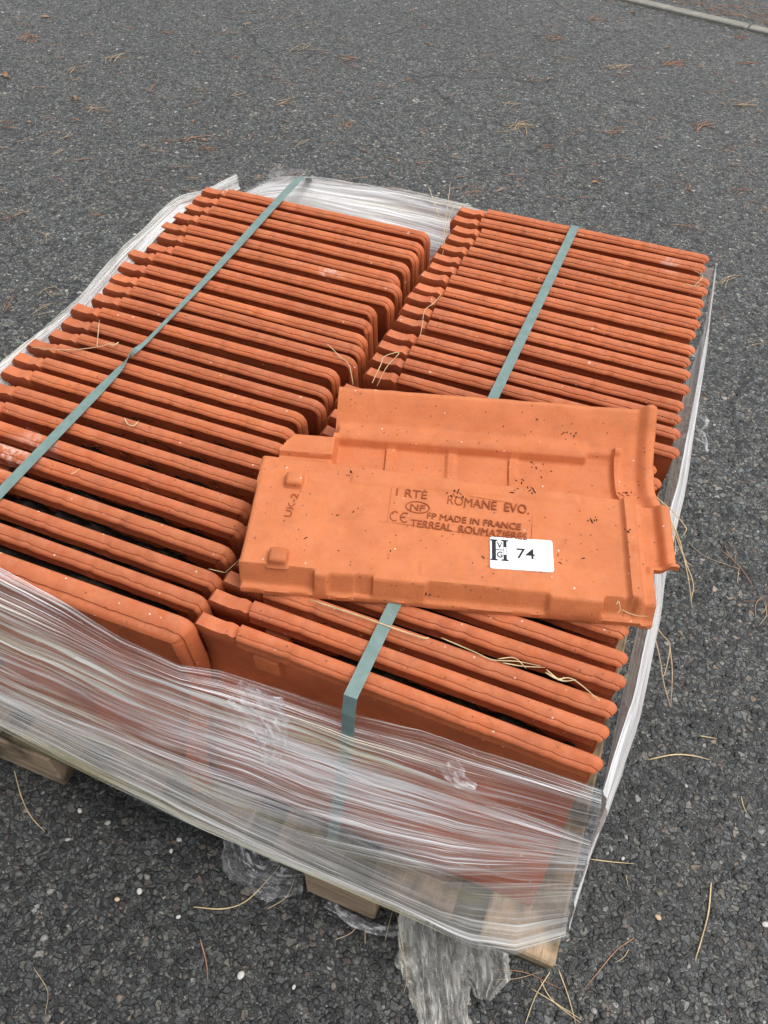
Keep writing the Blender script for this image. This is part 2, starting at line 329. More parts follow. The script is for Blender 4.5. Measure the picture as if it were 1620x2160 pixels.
# loose and proud chippings in the asphalt: real stones
def stones(name, n, region, rmin, rmax, mat, zoff=.0, seed=1, flat=.5):
    r = np.random.default_rng(seed)
    t = (1+5**.5)/2
    ico = np.array([(-1, t, 0), (1, t, 0), (-1, -t, 0), (1, -t, 0), (0, -1, t), (0, 1, t), (0, -1, -t), (0, 1, -t), (t, 0, -1), (t, 0, 1), (-t, 0, -1), (-t, 0, 1)])/1.9
    f = np.array([(0, 11, 5), (0, 5, 1), (0, 1, 7), (0, 7, 10), (0, 10, 11), (1, 5, 9), (5, 11, 4), (11, 10, 2), (10, 7, 6), (7, 1, 8), (3, 9, 4), (3, 4, 2), (3, 2, 6), (3, 6, 8), (3, 8, 9), (4, 9, 5), (2, 4, 11), (6, 2, 10), (8, 6, 7), (9, 8, 1)])
    P = region(r, n); n = len(P); sz = rmin+(rmax-rmin)*r.random(n)**2.2
    V = ico[None]*(.55+.85*r.random((n, 12, 1)))
    V = V*np.stack([np.ones(n), .55+.45*r.random(n), flat*(.6+.7*r.random(n))], -1)[:, None, :]*sz[:, None, None]
    a = r.random(n)*2*np.pi; c, s = np.cos(a)[:, None], np.sin(a)[:, None]
    x = V[..., 0]*c-V[..., 1]*s; y = V[..., 0]*s+V[..., 1]*c; tx = (r.random(n)-.5)[:, None]*.8
    V = np.stack([x+P[:, 0:1], y+P[:, 1:2], V[..., 2]+x*tx*.5+zoff+sz[:, None]*.10], -1).reshape(-1, 3)
    F = (f[None]+12*np.arange(n)[:, None, None]).reshape(-1, 3)
    me = bpy.data.meshes.new(name); me.vertices.add(len(V)); me.vertices.foreach_set('co', V.ravel()); me.loops.add(F.size); me.loops.foreach_set('vertex_index', F.ravel().astype(np.int32))
    me.polygons.add(len(F)); me.polygons.foreach_set('loop_start', np.arange(0, F.size, 3, dtype=np.int32)); me.update(calc_edges=True); me.validate(); me.materials.append(mat)
    return link(name, me)
def near_ground(r, n):
    u = np.stack([r.uniform(-60, 1680, n*2), r.uniform(0, 1, n*2)**.75*1900+300], -1)
    out = []
    for a, b in u:
        p = at(a, b)
        if -.96 < p[0] < .02 and -.04 < p[1] < 1.0: continue
        if 400 < b < 1500 and 200 < a < 1200: continue
        out.append(p[:2])
        if len(out) >= n: break
    return np.array(out)
o = stones('asphalt_chippings', 9000, near_ground, .0012, .0062, STONE, -.0006, 3, .26)
tag(o, 'angular grey stone chippings proud of the worn asphalt surface', 'chippings', kind='stuff')
PEB = simple('white_pebble', (.48, .47, .44), .6, .1, 60)

# ------------------------------------------------------------------ the pallet
pal = tag(empty('pallet', (-.46, .5, 0)), 'weathered wooden pallet under the clay tiles and stretch film', 'pallet')
def wb(name, x0, x1, y0, y1, z0, z1, mat, label=None, bev=.003):
    Vb, Fb = box_data((x0-x1)/2, (x1-x0)/2, (y0-y1)/2, (y1-y0)/2, (z0-z1)/2, (z1-z0)/2, bev)
    o = link(name, mesh(name, Vb, Fb, mat, False), pal, ((x0+x1)/2+.46, (y0+y1)/2-.5, (z0+z1)/2))
    if label: o['label'] = label
    return o
bx = [(-.060, .034), (-.212, -.099), (-.345, -.252), (-.478, -.385), (-.611, -.518), (-.744, -.651), (-.877, -.784), (-1.0, -.91)]
for i, (a, b) in enumerate(bx):
    wb('deck_board', a, b, -.09+.004*random.random()*(i > 0), 1.07, .113, .134+.0015*random.random(), WOOD_DECK if i else WOOD_RAW, 'pale raw corner deck board' if i == 0 else None)
for y in (-.088, .30, .72, .98):
    wb('stringer_board', -1.0, .030, y, y+.09, .095, .1125, WOOD_MOSS if y < 0 else WOOD)
for x0, x1 in ((-.068, .028), (-.302, -.197), (-.862, -.708)):
    for y in ((.03 if x1 > 0 else -.092), .46, .98):
        wb('block', x0, x1, y, y+(.1 if y > 0 else .115), .001, .0945, WOOD)

# ------------------------------------------------------------------ the standing tiles
TH = .330                    # height of a tile on its edge
def tile_mesh(seed, big=1.0, down=True):
    r = np.random.default_rng(seed); L = .462; V = []; F = []
    # sheet (local: x along, y: minus is towards the front, z up); x 0 = left tip
    prof = [(0, -.050), (.020, -.052), (.045, -.050), (.08, -.044), (.115, -.031), (.15, -.016), (.18, -.002), (.21, .005), (.245, .0065), (.265, .0045), (.285, .0020), (.300, .0008), (.312, .0005)]
    pz, py_ = [a for a, b in prof], [b for a, b in prof]
    xs = [0, .006, .014, .024, .034, .044, .050, .056, .07, .085, .12, .13, .142, .20, .21, .222, .29, .30, .312, .38, .42, .444 if down else .454]
    th = .0080
    def top(x):   # notched left end with its two small horns
        if x < .003: return TH-.015
        if x < .010: return TH-.0070
        if x < .018: return TH-.0085
        if x < .040: return TH-.0092
        if x < .047: return TH-.0060
        if x < .053: return TH-.0088
        return TH-.014
    for side in (0, 1):
        for x in xs:
            tp = top(x)
            rib = .003*max(0, 1-abs(x-.13)/.012)+.003*max(0, 1-abs(x-.21)/.012)+.003*max(0, 1-abs(x-.30)/.012)
            for k, (z, y) in enumerate(prof):
                zz = z if k < len(prof)-2 else (tp-.011 if k == len(prof)-2 else tp)
                rr = rib if .03 < z < .22 else 0
                V.append((x+r.normal(0, .0004), y-rr*(1-side)-th*(1-side)*.5+th*side*.5+(-.0042*(1-2*side)-.003 if k >= len(prof)-2 and x < .054 else 0), zz+r.normal(0, .0003)))
    nx, nz = len(xs), len(prof)
    for side in (0, 1):
        b = side*nx*nz
        for i in range(nx-1):
            for k in range(nz-1):
                q = (b+i*nz+k, b+(i+1)*nz+k, b+(i+1)*nz+k+1, b+i*nz+k+1); F.append(q if side == 0 else q[::-1])
    B = nx*nz
    for i in range(nx-1):
        F.append((i*nz+nz-1, (i+1)*nz+nz-1, B+(i+1)*nz+nz-1, B+i*nz+nz-1)); F.append((i*nz, B+i*nz, B+(i+1)*nz, (i+1)*nz))
    for k in range(nz-1):
        F.append((k, k+1, B+k+1, B+k)); i = nx-1; F.append((i*nz+k, B+i*nz+k, B+i*nz+k+1, i*nz+k+1))
    # rolled rim: along the top, round the corner and down the right end
    rc = .020 if down else .013; path = []; x0 = .056
    for x in np.linspace(x0, L-rc, 92): path.append((x, TH, 0, 1))
    for a in np.linspace(0, 90 if down else 66, 9)[1:]:
        a = math.radians(a); path.append((L-rc+rc*math.sin(a), TH-rc+rc*math.cos(a), math.sin(a), math.cos(a)))
    for z in (np.linspace(TH-rc-.012, .004, 12) if down else []): path.append((L, z, 1, 0))
    rp = [(-.026, .0040), (-.0100, .0044), (-.0070, .0060), (-.0038, .0060), (-.0014, .0045), (-.0001, .0018), (-.0002, -.0012), (-.0014, -.0042), (-.0030, -.0064), (-.0042, -.0063), (-.0048, -.0080),
          (-.0062, -.0099), (-.0084, -.0107), (-.0100, -.0099), (-.0098, -.0068), (-.0108, -.0046), (-.0190, -.0034)]
    if big > 1: rp = [(d*(1 if k < 4 else 1+(big-1)*min(1, (k-3)/5)), y*(1 if k < 7 else big)) for k, (d, y) in enumerate(rp[:14])]+[(-.022, -.012), (-.024, -.006), (-.030, -.0034)]
    b0 = len(V); m = len(rp)
    burr = np.convolve(r.normal(0, 1, len(path)+4), [.25, .5, .25], 'same')[2:-2]; wob = np.convolve(r.normal(0, 1, len(path)+12), np.ones(7)/7, 'same')[6:-6]
    nick = np.zeros(len(path))
    for _ in range(4):
        c0 = r.integers(4, len(path)-4); nick[c0-1:c0+2] += np.array([.4, 1, .5])*r.uniform(.4, 1)
    for i, (x, z, nx_, nz_) in enumerate(path):
        k_end = min(1, (i+1)/3); vert = nx_ > .99
        for k, (d, y) in enumerate(rp):
            yy = y; dd = d
            if k in (8, 9): yy += burr[i]*.0005; dd += burr[i]*.0002
            if 5 <= k <= 13: yy += nick[i]*.0022; dd -= nick[i]*.0012
            if k >= 5: yy += wob[i]*.0004; dd += wob[i]*.0003
            yy += float(np.interp(z+nz_*dd, pz, py_)) if nx_ > .5 else 0
            V.append((x+nx_*dd, yy, z+nz_*dd))
    for i in range(len(path)-1):
        for k in range(m-1): F.append((b0+i*m+k, b0+i*m+k+1, b0+(i+1)*m+k+1, b0+(i+1)*m+k))
        F.append((b0+i*m+m-1, b0+i*m, b0+(i+1)*m, b0+(i+1)*m+m-1))
    F.append(tuple(b0+k for k in range(m))[::-1]); F.append(tuple(b0+(len(path)-1)*m+k for k in range(m)))
    # nibs that keep neighbours apart
    for (a, c, z0, z1) in ((.072, .104, .268, .296),):
        Vb, Fb = box_data(a, c, -.010, .004, z0, z1, .002, len(V)); V += Vb; F += Fb
    me = mesh('roof_tile', V, F, CLAY, True)
    me.set_sharp_from_angle(angle=math.radians(42))
    return me
TM = [tile_mesh(s) for s in (1, 2, 3, 4, 5)]; TBIG = tile_mesh(9, 2.1); TMID = tile_mesh(10, 1.14)
TMR = [tile_mesh(s, 1.0, False) for s in (21, 22, 23, 24)]; TMIDR = [tile_mesh(s, 1.12, False) for s in (31, 32)]
RIGHT = [(-.008, .983), (-.009, .951), (.001, .918), (.001, .883), (.0, .848), (-.001, .815), (.001, .783), (-.003, .749), (.002, .715), (-.002, .684), (.002, .649), (.006, .614),
         (.002, .577), (.002, .544), (.006, .513), (.010, .476), (-.014, .440), (-.006, .407), (-.002, .373), (.002, .338), (.0, .304), (-.003, .270), (-.002, .236), (.001, .201),
         (-.006, .166), (-.001, .131), (.003, .099), (.0, .066), (-.003, .038), (-.003, .006)]
LEFT = [(-.483, .861), (-.481, .825), (-.481, .791), (-.483, .757), (-.486, .719), (-.473, .685), (-.470, .646), (-.487, .615), (-.482, .577), (-.475, .543), (-.468, .513), (-.467, .481),
        (-.479, .443), (-.474, .408), (-.473, .376), (-.485, .343), (-.484, .307), (-.479, .275), (-.482, .239), (-.475, .204), (-.476, .171), (-.468, .136), (-.465, .098), (-.461, .058), (-.460, .022), (-.455, -.016)]
ORD = ['', 'first', 'second', 'third', 'fourth', 'fifth', 'sixth', 'seventh', 'eighth', 'ninth', 'tenth', 'eleventh', 'twelfth', 'thirteenth', 'fourteenth', 'fifteenth', 'sixteenth', 'seventeenth']
SPECIAL = {('L', 0): 'clay tile on edge at the far end of the left row, against the back film',
           ('L', 25): 'clay tile on edge at the near end of the left row, its rim half under film',
           ('L', 20): 'clay tile on edge in the left row with a white bloom where the strap crosses',
           ('R', 0): 'clay tile on edge at the far end of the right row, farthest of all',
           ('R', 29): 'clay tile on edge at the near end of the right row, its face showing above the film',
           ('R', 16): 'clay tile on edge in the right row, set back so its end shows just right of the loose tile'}
for side, T in (('L', LEFT), ('R', RIGHT)):
    n = len(T)
    for i, (xr, y) in enumerate(T):
        row = 'left' if side == 'L' else 'right'
        if (side, i) in SPECIAL: lab = SPECIAL[(side, i)]
        elif i < n/2: lab = 'orange clay tile on edge in the %s row, %s from the far end' % (row, ORD[i+1])
        else: lab = 'orange clay tile on edge in the %s row, %s from the near end' % (row, ORD[n-i])
        lx = .462+random.uniform(-.002, .002)
        o = link('roof_tile', TBIG if (side, i) == ('L', 25) else (TMID if i >= n-6 else random.choice(TM)) if side == 'L' else random.choice(TMIDR if i >= n-6 else TMR), None, (xr-.462, y+.0165, .1355+random.uniform(-.0015, .0010)), (random.uniform(-.006, .006), random.uniform(-.003, .003), random.uniform(-.009, .009)))
        if (side, i) == ('R', 16): o.location.z -= .012
        tag(o, lab, 'roof tile', 'clay tiles standing on edge in two rows')

# ------------------------------------------------------------------ the loose tile lying underside up
A0 = math.radians(16.2); O0 = np.array([-.4302, .0623, .4700])
loose = tag(empty('roof_tile', O0, A0), 'loose clay tile lying underside up across the right row, with a white numbered label', 'roof tile')
TILT = .125
loose.rotation_euler = (0, 0, 0); loose.matrix_world = Matrix.Translation(O0) @ Matrix.Rotation(A0, 4, 'Z') @ Matrix.Rotation(TILT, 4, 'X')
LT, LWD = .490, .302
def PZ(u): return .031-.007*u/.46
def loose_height(u, w):
    pan = PZ(u)
    e0 = .0100*np.ones_like(u)
    for (a, b, d) in ((-.02, .085, .003), (.085, .10, -.004), (.130, .150, .002), (.150, .210, -.002), (.210, .345, .001), (.345, .405, -.004), (.405, .44, .003)): e0 = e0+d*sstep(a-.001, a+.001, u)*(1-sstep(b-.001, b+.001, u))
    z = .0045+(pan-.0045)*np.clip((w-e0+.006)/.0115, 0, 1)
    z = z+.0016*sstep(.138, .141, w)*sstep(.11, .113, u)*(1-sstep(.38, .383, u))*(1-sstep(.152, .158, w))
    z = z+.0008*sstep(.022, .024, w)*sstep(.20, .202, u)*(1-sstep(.30, .302, u))*(1-sstep(.04, .042, w))
    z = z+.0060*(sstep(.431, .435, u)-sstep(.445, .448, u))*sstep(.006, .02, w)
    z = z-.0050*sstep(.448, .452, u)
    back = .170-.020*u/.46
    tr = np.interp(w, [.150, .172, .182, .195, .212, .232, .246, .258, .270, .284, .294, .302], [.0, -.010, -.018, -.0220, -.0225, -.0185, -.012, -.005, .003, .014, .0205, .0190])
    tr = tr+.0105*(sstep(.231, .235, w)-sstep(.240, .262, w))*sstep(.078, .084, u)*(1-sstep(.402, .406, u))
    tr = tr+.0045*(sstep(.240, .243, w)-sstep(.248, .252, w))*sstep(.402, .407, u)*(1-sstep(.445, .449, u))
    tr = tr+.0075*(sstep(.436, .439, u)-sstep(.446, .450, u))*(1-sstep(.248, .254, w))
    for c in (.152, .231, .311): tr = tr+.0034*(sstep(c-.007, c-.005, u)-sstep(c+.005, c+.007, u))*(1-sstep(.228, .236, w))
    tr = tr+.010*sstep(.466, .480, u)-.003*sstep(.484, .490, u)
    lf = -.006+.006*sstep(.198, .202, w)+.0*u
    tr = tr+(lf-tr)*(1-sstep(.079, .085, u))*(1-sstep(.238, .246, w))
    z = z+(tr-z)*sstep(back-.002, back+.009, w)
    jut = sstep(.455, .460, u)*(1-sstep(back-.004, back+.010, w))*sstep(.05, .058, w)
    z = z+jut*(-.006+.011*sstep(.472, .481, u)+.009*(1-sstep(.062, .068, w)))
    rim = np.minimum.reduce([w, LWD-w, np.maximum(u, 0), LT-u]); z = z-.0022*(1-sstep(0, .0032, rim))
    z = z+(vnoise(u*22, w*22, 4)-.5)*.0012+(vnoise(u*90, w*90, 5)-.5)*.0005
    return z
def inside(u, w):
    if w > .176:
        lim = .012
        if w > .206: lim = .012+(w-.206)*.6
        if w > .230: lim = .078
        if u < lim: return False
    if w < .058 and u > .464: return False
    return u >= 0
us = np.linspace(0, LT, 241); ws = np.linspace(0, LWD, 161)
U, Wg = np.meshgrid(us, ws, indexing='ij'); Z = loose_height(U, Wg)
jit = (vnoise(U*60, Wg*60, 9)-.5)*.0016
cell = np.array([[inside((us[i]+us[i+1])/2, (ws[j]+ws[j+1])/2) for j in range(160)] for i in range(240)])
idx = -np.ones((241, 161), int); V = []; Fl = []
used = np.zeros((241, 161), bool)
for i in range(240):
    for j in range(160):
        if cell[i, j]: used[i:i+2, j:j+2] = True
for i in range(241):
    for j in range(161):
        if used[i, j]: idx[i, j] = len(V); V.append((U[i, j]+(jit[i, j] if i in (0, 240) else 0), Wg[i, j]+(jit[i, j] if j in (0, 160) else 0), Z[i, j]))
nt = len(V); V += [(x, y, z-.0080) for x, y, z in V]
for i in range(240):
    for j in range(160):
        if cell[i, j]:
            q = (idx[i, j], idx[i+1, j], idx[i+1, j+1], idx[i, j+1]); Fl.append(q); Fl.append(tuple(k+nt for k in q[::-1]))
            for (di, dj, p, r_) in ((-1, 0, q[3], q[0]), (1, 0, q[1], q[2]), (0, -1, q[0], q[1]), (0, 1, q[2], q[3])):
                a, b = i+di, j+dj
                if not (0 <= a < 240 and 0 <= b < 160 and cell[a, b]): Fl.append((p, p+nt, r_+nt, r_))
me = mesh('tile_body', V, Fl, CLAY_LOOSE, True); me.set_sharp_from_angle(angle=math.radians(55))
body = link('tile_body', me, loose)
# two hanging nibs
def nib(u, w):
    n = 9; V = []; F = []
    rings = [(1.35, 0), (1.08, .002), (1.0, .005), (.94, .0085), (.80, .0105), (.55, .0112)]
    for s, h in rings:
        for k in range(16):
            a = 2*math.pi*k/16; c, d = math.cos(a), math.sin(a); e = .34
            V.append((.0108*s*math.copysign(abs(c)**e, c), .0098*s*math.copysign(abs(d)**e, d), h-.001))
    for q in range(len(rings)-1):
        for k in range(16): F.append((q*16+k, q*16+(k+1) % 16, (q+1)*16+(k+1) % 16, (q+1)*16+k))
    F.append(tuple((len(rings)-1)*16+k for k in range(16)))
    return link('hanging_nib', mesh('hanging_nib', V, F, CLAY_LOOSE, True), loose, (u, w, PZ(u)-.0005))
nib(.045, .134); nib(.043, .028)
# stamped writing
def text_obj(name, body_, u, w, width, height, parent, mat, z, extr=.0004, rot=0, bold=.0):
    c = bpy.data.curves.new(name, 'FONT'); c.body = body_; c.size = 1; c.extrude = 0; c.offset = bold; c.resolution_u = 3
    tmp = bpy.data.objects.new('tmp', c); COL.objects.link(tmp); bpy.context.view_layer.update()
    me = bpy.data.meshes.new_from_object(tmp.evaluated_get(bpy.context.evaluated_depsgraph_get())); bpy.data.objects.remove(tmp)
    co = np.array([v.co[:] for v in me.vertices]); lo, hi = co.min(0), co.max(0)
    sx = width/(hi[0]-lo[0]); sy = height/(hi[1]-lo[1])
    co[:, 0] = (co[:, 0]-lo[0])*sx; co[:, 1] = (co[:, 1]-lo[1])*sy
    n0 = len(co); loops = [tuple(p.vertices) for p in me.polygons]
    edges = {}
    for f in loops:
        for a, b in zip(f, f[1:]+f[:1]): edges[(a, b)] = 1
    F = list(loops)
    V = [(x, y, extr) for x, y, _ in co]+[(x, y, -.0006) for x, y, _ in co]
    for (a, b) in edges:
        if (b, a) not in edges: F.append((a, a+n0, b+n0, b))
    m2 = mesh(name, V, F, mat, False)
    return link(name, m2, parent, (u, w, z), (0, 0, math.radians(rot)))
stamp = link('maker_stamp', None, None) if False else empty('maker_stamp'); stamp.parent = loose; stamp['label'] = 'pressed maker stamp with lettering and quality marks'
DU, DW = .001, -.0035
def st(txt, u, w, wd, h, rot=-2.6, b=0): return text_obj('stamped_text', txt, u+DU, w+DW, wd, h, stamp, STAMP, PZ(u)+.0002, .00035, rot, b)
st('1 RTE', .1655, .1305, .0365, .0108); st('ROMANE  EVO.', .2262, .1245, .0965, .0125); st('FP MADE IN FRANCE', .2040, .1018, .1090, .0085)
st('TERREAL  ROUMAZIERES', .1856, .0892, .1340, .0098); st('NF', .1835, .1120, .0170, .0085, -2.6, .008)
def ring(cx, cy, rx, ry, wdt, a0=0, a1=360, n=40, name='stamped_ring'):
    V = []; F = []
    for k in range(n+1):
        a = math.radians(a0+(a1-a0)*k/n)
        for s, z in ((-1, -.0006), (-.6, .00045), (.6, .00045), (1, -.0006)): V.append((math.cos(a)*(rx+s*wdt/2), math.sin(a)*(ry+s*wdt/2), z))
    for k in range(n):
        for q in range(3): F.append((k*4+q, (k+1)*4+q, (k+1)*4+q+1, k*4+q+1)[::-1])
    return link(name, mesh(name, V, F, STAMP, False), stamp, (cx+DU, cy+DW, PZ(cx)+.0002), (0, 0, math.radians(-2.6)))
ring(.1922, .1163, .0138, .0078, .0013)
ring(.1665, .1010, .0052, .0064, .0014, 55, 305, 24, 'stamped_letter_c'); ring(.1785, .1005, .0052, .0064, .0014, 55, 305, 24, 'stamped_letter_e')
text_obj('stamped_text', '-', .1738+DU, .1001+DW, .0050, .0013, stamp, STAMP, PZ(.17)+.0002, .00035, -2.6, 0)
# thin raised frame of the stamp
fr = [(.1600, .1440), (.1590, .0950), (.1620, .0925), (.3215, .0830), (.3250, .0860), (.3262, .1290), (.3235, .1325), (.1630, .1468)]
P = smooth_curve([(a+DU, b+DW, PZ(a)) for a, b in fr+fr[:1]], 80); Vt, Ft = tube_data(P, .0005, 4); link('stamp_frame', mesh('stamp_frame', Vt, Ft, CLAY_LOOSE), stamp)
text_obj('stamped_text', 'UK-2', .048, .082, .034, .0085, stamp, STAMP, PZ(.04)+.0002, .0003, 82, .01)
# the white label
lab = empty('number_label', (.2782+DU, .0427+DW, PZ(.31)+.0012), math.radians(1.5)); lab.parent = loose; lab['label'] = 'white paper label reading 74 with a black H V G emblem'
def rounded(w, h, r, n=6):
    P = []
    for cx, cy, a0 in ((w-r, h-r, 0), (r, h-r, 90), (r, r, 180), (w-r, r, 270)):
        for k in range(n+1): a = math.radians(a0+90*k/n); P.append((cx+r*math.cos(a), cy+r*math.sin(a)))
    return P
LWt, LHt = .0712, .0415
P = rounded(LWt, LHt, .003); n = len(P)
V = [(x, y, .0005+.0016*max(0, (x-.055)/.016)*(y/LHt > .6)*0) for x, y in P]+[(x, y, -.0022) for x, y in P]
link('label_paper', mesh('label_paper', V, [tuple(range(n))]+[(k, k+n, (k+1) % n+n, (k+1) % n) for k in range(n)], LABEL, False), lab)
def inkrect(x0, x1, y0, y1, name='emblem_bar', mat=INK, z=.0007):
    return ((x0, y0, z), (x1, y0, z), (x1, y1, z), (x0, y1, z))
def quads(name, L_, mat, z=None):
    V = []; F = []
    for q in L_: F.append(tuple(len(V)+k for k in range(4))); V += list(q)
    return link(name, mesh(name, V, F, mat, False), lab)
ex0, ey0, ew, eh = .0004, .0105, .0205, .0275
# heavy slab H with two upright bars, serifs and a thin cross bar
quads('emblem', [inkrect(ex0+.0018, ex0+.0064, ey0, ey0+eh), inkrect(ex0, ex0+.0082, ey0+eh-.0018, ey0+eh+.0001), inkrect(ex0, ex0+.0082, ey0-.0001, ey0+.0018),
                 inkrect(ex0+.0148, ex0+.0185, ey0+.0180, ey0+eh), inkrect(ex0+.0148, ex0+.0185, ey0, ey0+.0080), inkrect(ex0+.0125, ex0+ew, ey0+eh-.0018, ey0+eh+.0001), inkrect(ex0+.0125, ex0+ew, ey0-.0001, ey0+.0018),
                 inkrect(ex0+.0064, ex0+.0148, ey0+.0135, ey0+.0146), inkrect(ex0+.0147, ex0+.0151, ey0+.0080, ey0+.0180), inkrect(ex0+.0182, ex0+.0186, ey0+.0080, ey0+.0180)], INK)
text_obj('printed_text', 'V', ex0+.0078, ey0+.0165, .0058, .0074, lab, INK, .0007, .0003, 0, .01)
text_obj('printed_text', 'G', ex0+.0075, ey0+.0038, .0062, .0080, lab, INK, .0007, .0003, 0, .01)
text_obj('printed_text', '74', .0300, .0150, .0205, .0130, lab, INK, .0007, .0003, 0, .002)

# ------------------------------------------------------------------ packing straps
def ribbon(name, pts, width, label, roll=None, wf=None):
    P = np.array(pts, float); n = len(P); V = []; uv = []; F = []; d = 0
    for k in range(n):
        T = P[min(k+1, n-1)]-P[max(k-1, 0)]; T /= np.linalg.norm(T)
        A = np.cross(T, (0, 0, 1.0)) if abs(T[2]) < .8 else np.array([1.0, 0, 0]); A = np.array([1.0, 0, 0])-T*T[0]; A /= np.linalg.norm(A); B = np.cross(A, T)
        r = roll[k] if roll is not None else 0; wk = width*(wf[k] if wf is not None else 1); D = math.cos(r)*A+math.sin(r)*B; N = np.cross(D, T)
        if k: d += np.linalg.norm(P[k]-P[k-1])
        for s, h in ((-1, -.0003), (-1, .0003), (1, .0003), (1, -.0003)): V.append(P[k]+D*s*wk/2+N*h); uv.append((s*wk/2, d))
    for k in range(n-1):
        for q in range(4): F.append((k*4+q, k*4+(q+1) % 4, (k+1)*4+(q+1) % 4, (k+1)*4+q))
    o = link(name, mesh(name, V, F, STRAP, False, uv)); tag(o, label, 'strap', 'green plastic straps round the load'); return o
ys = np.linspace(-.028, .955, 150); wfac = np.interp(ys, [.28, .36, .40, .47, .60, .75], [1, .62, .45, .45, .80, 1]); roll = np.interp(ys, [.345, .36, .385, .405], [0, .5, 2.6, 3.1416]); roll = np.convolve(np.pad(roll, 3, 'edge'), np.ones(7)/7, 'valid'); zz = .4685+.0008*np.sin(ys*9)
zz = np.maximum(zz, .4685+np.abs(np.sin(roll))*.0050)
top = [(-.774-.008*sstep(.5, 1, a), a, b) for a, b in zip(ys, zz)]
down = [(-.774, -.032, .45), (-.774, -.036, .40), (-.776, -.040, .135)]
backd = [(-.7835, .985, .461), (-.79, 1.012, .446), (-.795, 1.030, .435), (-.797, 1.040, .40), (-.797, 1.045, .30), (-.797, 1.045, .14)]
ribbon('packing_strap', down[::-1]+top+backd, .0150, 'green plastic strap with a twist over the left row of tiles', [0]*3+list(roll)+[math.pi]*6, [1]*3+list(wfac)+[1]*6)
ys = np.linspace(-.013, 1.004, 80)
top = [(-.262+.012*a, a, .4683+.0008*math.sin(a*14)) for a in ys]
ribbon('packing_strap', [(-.272, -.062, .137), (-.266, -.036, .30), (-.262, -.022, .40), (-.262, -.020, .44)]+top+[(-.25, 1.012, .45), (-.25, 1.014, .14)], .0150, 'green plastic strap over the right row, passing under the loose tile')

# ------------------------------------------------------------------ stretch film
film = tag(empty('stretch_film', (-.46, .5, .14)), 'clear wrinkled stretch film wrapped round the sides of the tile load', 'stretch film')
def panel(name, rows, nu, nv, mat, label, amp=.0016, seed=0, fu=6, fv=60, parent=film, edge=.0, k=1.0, closed=False, ragged=0.0, rag_top=0.0):
    # rows: curves from top to bottom, each a list of points
    s = np.linspace(0, 1, nu); C = np.array([interp3(r, s) for r in rows]); m = len(rows)
    t = np.linspace(0, 1, nv); R3 = np.empty((nu, nv, 3))
    tt = np.linspace(0, 1, m)
    for i in range(nu):
        for c in range(3): R3[i, :, c] = np.interp(t, tt, C[:, i, c])
    du = np.gradient(R3, axis=0); dv = np.gradient(R3, axis=1); N = np.cross(du, dv); N /= np.linalg.norm(N, axis=-1, keepdims=True)+1e-9
    Lu = np.linalg.norm(du, axis=-1).mean()*(nu-1); Lv = np.linalg.norm(dv, axis=-1).mean()*(nv-1)
    Ug, Tg = np.meshgrid(s*Lu, t*Lv, indexing='ij')
    if rag_top or ragged:
        e = (vnoise(Ug*14, Ug*0, seed+7)-.5)+(vnoise(Ug*60, Ug*0, seed+8)-.5)*.4
        R3 += dv*(nv-1)/1.0*((e*rag_top)*(1-Tg/Lv)**6)[..., None]/max(Lv, .01)+dv*(nv-1)*((e*ragged)*(Tg/Lv)**6)[..., None]/max(Lv, .01)
    w = Tg+.02*vnoise(Ug*4, Tg*6, seed+3)
    h = (vnoise(Ug*fu, w*fv, seed)-.5)*2+(vnoise(Ug*fu*1.7, w*fv*2.6, seed+1)-.5)*1.1+(vnoise(Ug*fu*.5, w*fv*.28, seed+2)-.5)*2.4
    R3 = R3+N*(h*amp)[..., None]
    uv = np.stack([Ug+seed, Tg], -1).reshape(-1, 2)
    o = link(name, mesh(name, R3.reshape(-1, 3), grid_faces(nu, nv), mat, True, uv), parent)
    if parent is film: o.location = (.46, -.5, -.14)
    if label: o['label'] = label
    return o
top = [(-1.02, -.014, .471), (-.700, -.014, .471), (-.600, -.026, .468), (-.52, -.038, .462), (-.452, -.038, .450), (-.420, -.016, .425), (-.365, -.006, .408), (-.258, -.006, .418), (-.18, -.008, .442), (-.106, -.010, .452), (-.058, -.010, .456), (.000, -.008, .458)]
up2 = [(-1.02, -.050, .455), (-.70, -.048, .450), (-.60, -.044, .430), (-.53, -.050, .430), (-.455, -.046, .420), (-.365, -.024, .380), (-.258, -.028, .392), (-.18, -.028, .410), (-.106, -.024, .420), (-.058, -.020, .424), (.008, -.016, .425)]
mid = [(-1.02, -.082, .34), (-.70, -.078, .335), (-.50, -.066, .28), (-.365, -.060, .275), (-.258, -.062, .28), (-.18, -.060, .285), (-.106, -.052, .29), (-.04, -.036, .29), (.024, -.022, .29)]
bot = [(-1.05, -.11, .240), (-.733, -.1, .219), (-.632, -.1, .185), (-.528, -.1, .163), (-.459, -.1, .150), (-.388, -.1, .151), (-.254, -.1, .152), (-.127, -.1, .150), (-.065, -.099, .138), (-.015, -.088, .137), (.038, -.050, .139)]
panel('film_panel', [top, up2, mid, bot], 160, 150, FILM, 'front panel of the film, streaked and yellowed at the left', .0013, 1, 5, 70, rag_top=.006)
top2_unused = [(a, b-.006, c-.035) for a, b, c in top]
mid2 = [(a, b-.006, c-.02) for a, b, c in mid]; bot2 = [(a, b-.006, c+.012+.02*(a < -.6)) for a, b, c in bot]
top2 = [(-1.02, -.052, .468), (-.70, -.050, .452), (-.53, -.040, .400), (-.365, -.032, .375), (-.18, -.030, .392), (-.06, -.028, .385), (.012, -.024, .372)]
midf = [(-1.02, -.090, .35), (-.70, -.086, .34), (-.50, -.074, .30), (-.30, -.066, .30), (-.12, -.054, .32), (.016, -.028, .340)]
